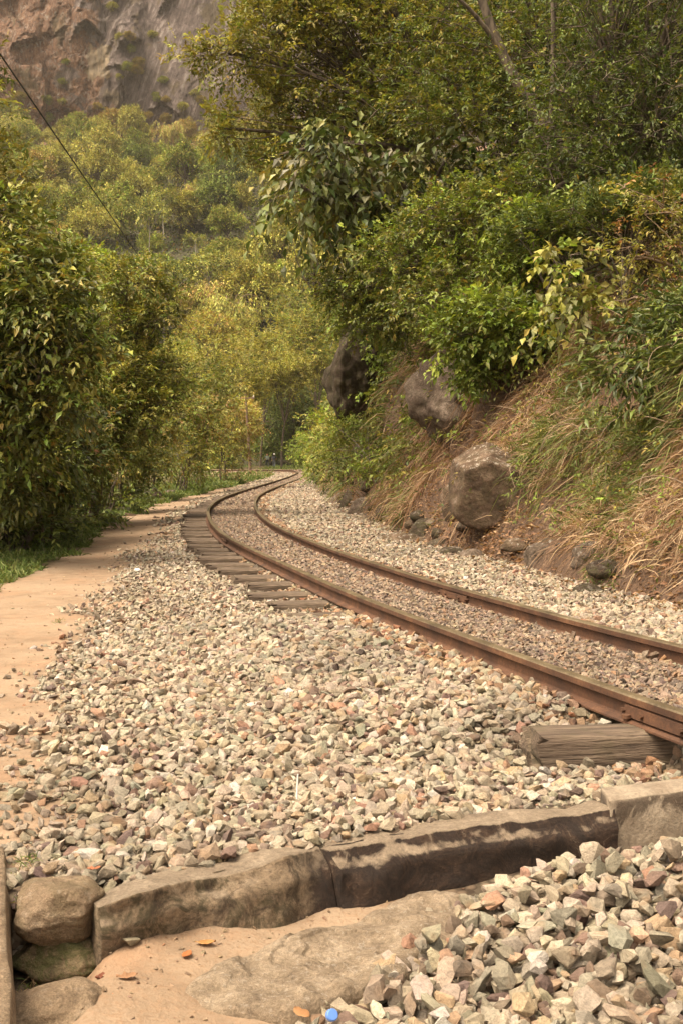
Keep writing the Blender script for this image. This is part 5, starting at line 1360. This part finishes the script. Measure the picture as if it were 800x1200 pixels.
# leaf litter and crumbled earth along the foot of the bank
n = 16000; y = 8.5 + 34 * r.uniform(0, 1, n) ** 1.5; b = r.normal(0.12, 0.22, n); x = bank_foot(y) + b; z = np.maximum(ground_z(x, y), bank_point(y, np.clip(b, -0.5, 1))[:, 2]) + r.uniform(0, 0.02, n)
A = r.standard_normal((n, 3)); A[:, 2] *= 0.25; U = np.array([0, 0, 1.0]) + 0.4 * r.standard_normal((n, 3)); L = r.uniform(0.03, 0.09, n)
c = np.array([(0.22, 0.12, 0.07), (0.3, 0.17, 0.09), (0.14, 0.08, 0.05), (0.36, 0.24, 0.14)])[r.integers(0, 4, n)] * (1 + 0.2 * r.standard_normal((n, 1)))
v, f, cc = leaf_arrays(np.c_[x, y, z], A, U, L, L * 0.5, np.clip(c, 0.03, 0.6))
o = mesh_np('leaf_litter', v, f, M_LEAF, cc); tag(o, 'brown leaf litter along the foot of the bank', 'leaf litter', kind='stuff')

# grass on the verge and beyond the bend
bag = LeafBag(); r = np.random.default_rng(140)
n = 26000; y = 11 + 62 * r.uniform(0, 1, n) ** 1.7; off = r.exponential(0.75, n) * (1 + y * 0.01); e = 0.3 * fbm(y * 1.3, y * 0.2, oct=3, seed=5)
x = grass_edge(y) - off + e + 0.1; k = in_view(x, y, 1.0); x, y = x[k], y[k]; m = len(x)
P = np.c_[x, y, ground_z(x, y)]; D = np.array([0, 0, 1.0]) + 0.55 * r.standard_normal((m, 3)); hl = (0.05 + 0.004 * y)
GV = np.array([(0.10, 0.15, 0.035), (0.14, 0.19, 0.045), (0.08, 0.11, 0.03), (0.19, 0.21, 0.07)])
blades(bag, P, D, hl * r.uniform(0.6, 1.8, m), 0.006 + 0.0007 * y, GV[r.integers(0, 4, m)] * (1 + 0.15 * r.standard_normal((m, 1))), r, 0.4)
n = 6000; y = r.uniform(96, 160, n); x = r.uniform(-22, 2.5, n); k = np.abs(track_dist(x, y)) > 1.6; x, y = x[k], y[k]; k = ~((y > 96) & (np.abs(x + 8.8 - (y - 100) * -0.02) < 1.2)); k &= (x < bank_foot(y) + 0.5); x, y = x[k], y[k]; m = len(x)
P = np.c_[x, y, np.full(m, -0.03)]; D = np.array([0, 0, 1.0]) + 0.5 * r.standard_normal((m, 3))
blades(bag, P, D, r.uniform(0.3, 0.9, m), r.uniform(0.06, 0.12, m), GV[r.integers(0, 4, m)], r, 0.4)
n = 5000; y = r.uniform(60, 97, n); x = grass_edge(y) - r.exponential(1.2, n); P = np.c_[x, y, ground_z(x, y)]; D = np.array([0, 0, 1.0]) + 0.5 * r.standard_normal((n, 3))
blades(bag, P, D, r.uniform(0.15, 0.6, n), r.uniform(0.04, 0.08, n), np.r_[GV, STRAW[:1]][r.integers(0, 5, n)], r, 0.4)
o = mesh_np('verge_grass', np.concatenate(bag.V), np.concatenate(bag.F), M_GRASS, np.concatenate(bag.C)); tag(o, 'short green grass growing along the sandy path', 'grass', kind='stuff')

# small grass tufts by the corner rock, each a plant
for i, (u, v, z) in enumerate([(30, 1010, 0.0), (34, 1050, -0.03), (36, 1160, -0.24), (26, 1110, -0.2), (70, 728, 0.0)]):
    bag = LeafBag(); m = 60; p = np.array(ground_point(u, v, z)); P = np.zeros((m, 3)) + r.standard_normal((m, 3)) * np.array([0.02, 0.05, 0.0]); D = np.array([0, 0, 0.8]) + 0.6 * r.standard_normal((m, 3))
    blades(bag, P, D, r.uniform(0.02, 0.06, m), r.uniform(0.002, 0.004, m), np.r_[GV, STRAW[:2]][r.integers(0, 6, m)], r, 0.5)
    o = mesh_np('grass_tuft', np.concatenate(bag.V), np.concatenate(bag.F), M_GRASS, np.concatenate(bag.C)); o.location = [float(q) for q in p]
    lbs = ['tiny grass tuft on the dirt above the squarish tan rock', 'grass tuft between edge block and squarish tan rock', 'brownish grass tuft beside the rounded sandy corner rock',
           'mossy grass tuft in the gap by the mossy shaded rock', 'tiny green weed in the ballast edge beside the sandy path']
    tag(o, lbs[i], 'grass tuft')

# ------------------------------------------------------------------ power pole and cable
M_POLE = flat_mat('old_pole_wood', (0.16, 0.10, 0.07), 0.9, 0, 0.4, 6)
M_CABLE = flat_mat('black_cable', (0.012, 0.011, 0.01), 0.6)
M_CERAM = flat_mat('insulator_ceramic', (0.6, 0.56, 0.5), 0.3)
pb_ = np.array([at(294, 556, 97)[0], 97, 0.0]); pt = at(288, 462, 97)
pole = empty('power_pole', pb_); tag(pole, 'thin wooden power pole beside the path before the far bend', 'pole')
V, Fc = tubes([[(0, 0, -0.4), tuple((pt - pb_) * 0.5), tuple(pt - pb_)]], [[0.13, 0.11, 0.085]], 10); mesh_np('post', V, Fc + [np.arange(20, 30)[None]], M_POLE, parent=pole)
tz = pt - pb_
def box(name, c, h, mat, parent, rz=0):
    bm = bmesh.new(); bmesh.ops.create_cube(bm, size=1.0)
    bmesh.ops.scale(bm, vec=[q * 2 for q in h], verts=bm.verts); bmesh.ops.bevel(bm, geom=bm.edges, offset=min(h) * 0.25, segments=2, affect='EDGES')
    bmesh.ops.rotate(bm, cent=(0, 0, 0), matrix=Matrix.Rotation(rz, 3, 'Z'), verts=bm.verts); bmesh.ops.translate(bm, vec=[float(q) for q in c], verts=bm.verts)
    me = bpy.data.meshes.new(name); bm.to_mesh(me); bm.free(); me.materials.append(mat); o = bpy.data.objects.new(name, me); C.objects.link(o)
    if parent is not None: o.parent = parent
    return o
box('crossarm', (tz[0], tz[1], tz[2] - 0.3), (0.75, 0.05, 0.06), M_POLE, pole)
for dx in (-0.65, 0.0, 0.65): V, Fc = tubes([[(tz[0] + dx, tz[1], tz[2] - 0.24), (tz[0] + dx, tz[1], tz[2] - 0.05)]], [[0.05, 0.03]], 8); mesh_np('insulator', V, Fc, M_CERAM, parent=pole)
a_ = pb_ + tz + np.array([0, 0, 0.0]); e_ = at(0, 38, 15.0); e2 = a_ + (e_ - a_) * 1.16
tq = np.linspace(0, 1, 60)[:, None]; cab = a_ + (e2 - a_) * tq
cab[:, 2] -= 4 * 0.55 * (tq * (1 - tq))[:, 0]
V, Fc = tubes([cab], [np.full(60, 0.011)], 6); o = mesh_np('power_cable', V, Fc, M_CABLE, smooth=True); tag(o, 'thin black power cable sloping down across the cliff to the pole', 'cable')

# ------------------------------------------------------------------ the two hikers
M_SKIN = flat_mat('skin', (0.5, 0.3, 0.2), 0.6, 0, 0.1)
def person(loc, rz, label, shirt, trousers, hair, pack, hat=None, step=0.16):
    root = empty('person', loc, rz); tag(root, label, 'person', 'hikers on the path')
    J = dict(pel=(0, 0, 0.94), wst=(0, 0, 1.08), chs=(0, 0.0, 1.30), nk=(0, 0.0, 1.45), hd=(0, 0.02, 1.56), hdt=(0, 0.02, 1.68),
             hl=(-0.1, 0, 0.90), kl=(-0.11, step * 0.6, 0.50), al=(-0.11, step, 0.09), tl=(-0.12, step + 0.14, 0.04), hr=(0.1, 0, 0.90), kr=(0.11, -step * 0.2, 0.50), ar=(0.11, -step * 1.2, 0.11), tr=(0.12, -step * 1.2 + 0.13, 0.04),
             sl=(-0.19, 0, 1.40), el=(-0.25, -0.05, 1.14), wl=(-0.24, 0.12, 0.96), fl=(-0.23, 0.19, 0.91), sr=(0.19, 0, 1.40), er=(0.25, -0.05, 1.14), wr=(0.25, 0.10, 0.94), fr=(0.24, 0.17, 0.89))
    R = dict(pel=0.13, wst=0.115, chs=0.135, nk=0.055, hd=0.085, hdt=0.075, hl=0.085, kl=0.058, al=0.04, tl=0.035, hr=0.085, kr=0.058, ar=0.04, tr=0.035, sl=0.055, el=0.042, wl=0.03, fl=0.032, sr=0.055, er=0.042, wr=0.03, fr=0.032)
    def skinned(name, keys, edges, add, mat, rootk):
        me = bpy.data.meshes.new(name); idx = {k: i for i, k in enumerate(keys)}
        me.from_pydata([J[k] for k in keys], [(idx[a], idx[b]) for a, b in edges], []); me.materials.append(mat)
        o = bpy.data.objects.new(name, me); C.objects.link(o); o.parent = root
        sk = o.modifiers.new('skin', 'SKIN'); me.skin_vertices.new() if not me.skin_vertices else None
        for k, i in idx.items():
            q = me.skin_vertices[0].data[i]; q.radius = (R[k] + add, (R[k] + add) * (0.75 if k in ('pel', 'wst', 'chs') else 1)); q.use_root = (k == rootk)
        ss = o.modifiers.new('smooth', 'SUBSURF'); ss.levels = 1; ss.render_levels = 1
        for p_ in me.polygons: p_.use_smooth = True
        return o
    E = [('pel', 'wst'), ('wst', 'chs'), ('chs', 'nk'), ('nk', 'hd'), ('hd', 'hdt'), ('pel', 'hl'), ('hl', 'kl'), ('kl', 'al'), ('al', 'tl'), ('pel', 'hr'), ('hr', 'kr'), ('kr', 'ar'), ('ar', 'tr'),
         ('chs', 'sl'), ('sl', 'el'), ('el', 'wl'), ('wl', 'fl'), ('chs', 'sr'), ('sr', 'er'), ('er', 'wr'), ('wr', 'fr')]
    skinned('body', list(J), E, 0.0, M_SKIN, 'pel')
    up = ['wst', 'chs', 'sl', 'el', 'sr', 'er']; skinned('shirt', up, [e for e in E if e[0] in up and e[1] in up], 0.016, shirt, 'chs')
    lo = ['pel', 'hl', 'kl', 'al', 'hr', 'kr', 'ar']; skinned('trousers', lo, [e for e in E if e[0] in lo and e[1] in lo], 0.016, trousers, 'pel')
    bm = bmesh.new(); bmesh.ops.create_icosphere(bm, subdivisions=3, radius=0.105)
    for v in list(bm.verts):
        if v.co.y > 0.045 and v.co.z < 0.06: v.co.y = 0.045
        if v.co.z < -0.02: v.co.z *= 1.7
    bmesh.ops.translate(bm, vec=(0, 0.0, 1.64), verts=bm.verts); me = bpy.data.meshes.new('hair'); bm.to_mesh(me); bm.free(); me.materials.append(hair)
    o = bpy.data.objects.new('hair', me); C.objects.link(o); o.parent = root
    pk = box('backpack', (0, -0.22, 1.24), (0.16, 0.10, 0.25), pack, root)
    if hat is not None:
        V = [];
        for z_, q_ in ((1.66, 0.17), (1.665, 0.118), (1.72, 0.112), (1.76, 0.085), (1.775, 0.02)):
            for a in np.arange(16) / 16 * 2 * math.pi: V.append((math.cos(a) * q_, 0.015 + math.sin(a) * q_, z_))
        mesh_np('hat', np.array(V), [grid_faces(5, 16, True), np.arange(64, 80)[None]], hat, smooth=True, parent=root)
    return root
h1 = at(313.5, 545, 152); h2 = at(321.5, 545, 150)
person((h1[0], 152, -0.02), 0.3, 'hiker with reddish hair and a grey green backpack walking away on the path', flat_mat('grey_green_shirt', (0.16, 0.19, 0.15)), flat_mat('dark_trousers', (0.035, 0.04, 0.045)),
       flat_mat('reddish_hair', (0.4, 0.2, 0.1)), flat_mat('grey_green_pack', (0.2, 0.23, 0.19)))
person((h2[0], 150, -0.02), -0.2, 'hiker in dark clothes and a white hat walking along the path', flat_mat('navy_jacket', (0.03, 0.035, 0.06)), flat_mat('grey_shorts', (0.10, 0.11, 0.13)),
       flat_mat('brown_hair', (0.08, 0.05, 0.03)), flat_mat('black_pack', (0.02, 0.02, 0.025)), flat_mat('white_hat', (0.75, 0.72, 0.68)), step=0.1)

# ------------------------------------------------------------------ small things
def dead_leaf(u, v, z, L, col, label, ang, seed):
    r_ = np.random.default_rng(seed); n = 9; t = np.linspace(0, 1, n); w = np.sin(np.pi * t) ** 0.8 * L * 0.26
    V = np.zeros((n, 3, 3)); V[:, :, 1] = (t * L)[:, None]; V[:, 0, 0] = -w; V[:, 2, 0] = w; cu = 0.25 * L * (t - 0.5) ** 2 * 2
    V[:, :, 2] = cu[:, None]; V[:, (0, 2), 2] += (w * 0.4)[:, None]; V[:, :, 2] += 0.002 * r_.standard_normal((n, 3))
    c, s = math.cos(ang), math.sin(ang); V = V.reshape(-1, 3); V = np.c_[V[:, 0] * c - V[:, 1] * s, V[:, 0] * s + V[:, 1] * c, V[:, 2]]
    o = mesh_np('fallen_leaf', V, grid_faces(n, 3), M_LEAF, np.tile(np.array(col), (len(V), 1)), smooth=True); p = list(ground_point(u, v, z)); p[2] = max(float(ground_z(p[0], p[1])) + 0.004, p[2] - 0.02); o.location = [float(q) for q in p]
    md = o.modifiers.new('thickness', 'SOLIDIFY'); md.thickness = 0.0012; tag(o, label, 'leaf')
dead_leaf(216, 1137, -0.195, 0.055, (0.42, 0.16, 0.06), 'orange brown fallen leaf standing out on the sand of the hollow', -0.2, 1)
dead_leaf(229, 1117, -0.195, 0.065, (0.5, 0.27, 0.10), 'yellow tan fallen leaf lying flat on the sand under the kerb', -1.5, 2)
dead_leaf(137, 1164, -0.195, 0.06, (0.36, 0.2, 0.11), 'curled brown fallen leaf beside the rounded sandy corner rock', -1.4, 3)
dead_leaf(112, 1160, -0.195, 0.05, (0.2, 0.07, 0.04), 'dark red fallen leaf near the mossy rock', -0.9, 4)
dead_leaf(102, 1012, 0.05, 0.045, (0.42, 0.16, 0.08), 'rust red fallen leaf among stones above the kerb end', -1.2, 5)
dead_leaf(326, 1106, -0.15, 0.025, (0.5, 0.2, 0.07), 'tiny orange leaf scrap on the flat rock edge', -0.6, 6)
dead_leaf(362, 1186, -0.10, 0.07, (0.42, 0.22, 0.1), 'curled tan leaf on stones at the bottom of the picture', 0.6, 7)
M_BLUE = flat_mat('blue_plastic', (0.10, 0.22, 0.6), 0.35, 0, 0.05)
V = []
for z_, q_ in ((0, 0.016), (0.011, 0.0158), (0.014, 0.013), (0.0142, 0.002)):
    for a in np.arange(24) / 24 * 2 * math.pi: V.append((math.cos(a) * q_, math.sin(a) * q_, z_))
o = mesh_np('bottle_cap', np.array(V), [grid_faces(4, 24, True), np.arange(24)[None, ::-1], np.arange(72, 96)[None]], M_BLUE); o.location = ground_point(388, 1190, -0.09); o.rotation_euler = (1.0, 0.2, 0.3)
tag(o, 'small blue plastic bottle cap among the stones at the bottom', 'bottle cap')
M_WHITE = flat_mat('white_plastic', (0.75, 0.73, 0.7), 0.6, 0, 0.1)
p = ground_point(161, 668, 0.03); rock('plastic_scrap', p, (0.05, 0.035, 0.03), 95, M_WHITE, 'crumpled white plastic scrap on the pale ballast by the path', 'litter', sub=3, planes=12, rough=0.2)
p = ground_point(348, 930, 0.09); V, Fc = tubes([[(0, 0, -0.02), (0.002, 0, 0.03), (0.004, 0.0, 0.075)]], [[0.004, 0.004, 0.003]], 6)
o = mesh_np('white_stick', V, Fc, M_WHITE); o.location = p; tag(o, 'thin white stick poking up between stones of the ballast', 'stick')
# flat weathered boards lying in the ballast where the sleepers are buried
for i, (u, v, ang, L_, w_, lb) in enumerate([(453, 765, 0.0, 0.42, 0.10, 'reddish buried board end lying flush in the ballast'), (425, 750, 0.05, 0.5, 0.09, 'thin grey board lying flush in the ballast before the last sleeper end')]):
    p = np.array(ground_point(u, v, 0.16)); o = protos[i].copy(); C.objects.link(o); o.name = 'buried_board'; o.scale = (L_ / 1.96, 0.45, 0.3)
    for ch in list(o.children): pass
    o.location = (p[0], p[1], 0.165); o.rotation_euler = (0, 0, ang)
    tag(o, lb, 'board')
    if 'group' in o: del o['group']

# ------------------------------------------------------------------ warm hazy air of the valley
bm = bmesh.new(); bmesh.ops.create_cube(bm, size=1.0)
bmesh.ops.scale(bm, vec=(1600, 1700, 420), verts=bm.verts); bmesh.ops.translate(bm, vec=(0, 720, 175), verts=bm.verts)
me = bpy.data.meshes.new('haze'); bm.to_mesh(me); bm.free()
hz = bpy.data.objects.new('haze', me); C.objects.link(hz)
hm = bpy.data.materials.new('haze_air'); hm.use_nodes = True; nt = hm.node_tree; nt.nodes.clear()
vp = nt.nodes.new('ShaderNodeVolumePrincipled'); vp.inputs['Color'].default_value = (1.0, 0.93, 0.82, 1); vp.inputs['Density'].default_value = HAZE; vp.inputs['Anisotropy'].default_value = 0.2
ou = nt.nodes.new('ShaderNodeOutputMaterial'); nt.links.new(vp.outputs[0], ou.inputs['Volume']); me.materials.append(hm)
tag(hz, 'faint warm haze filling the valley air', 'haze', kind='stuff')
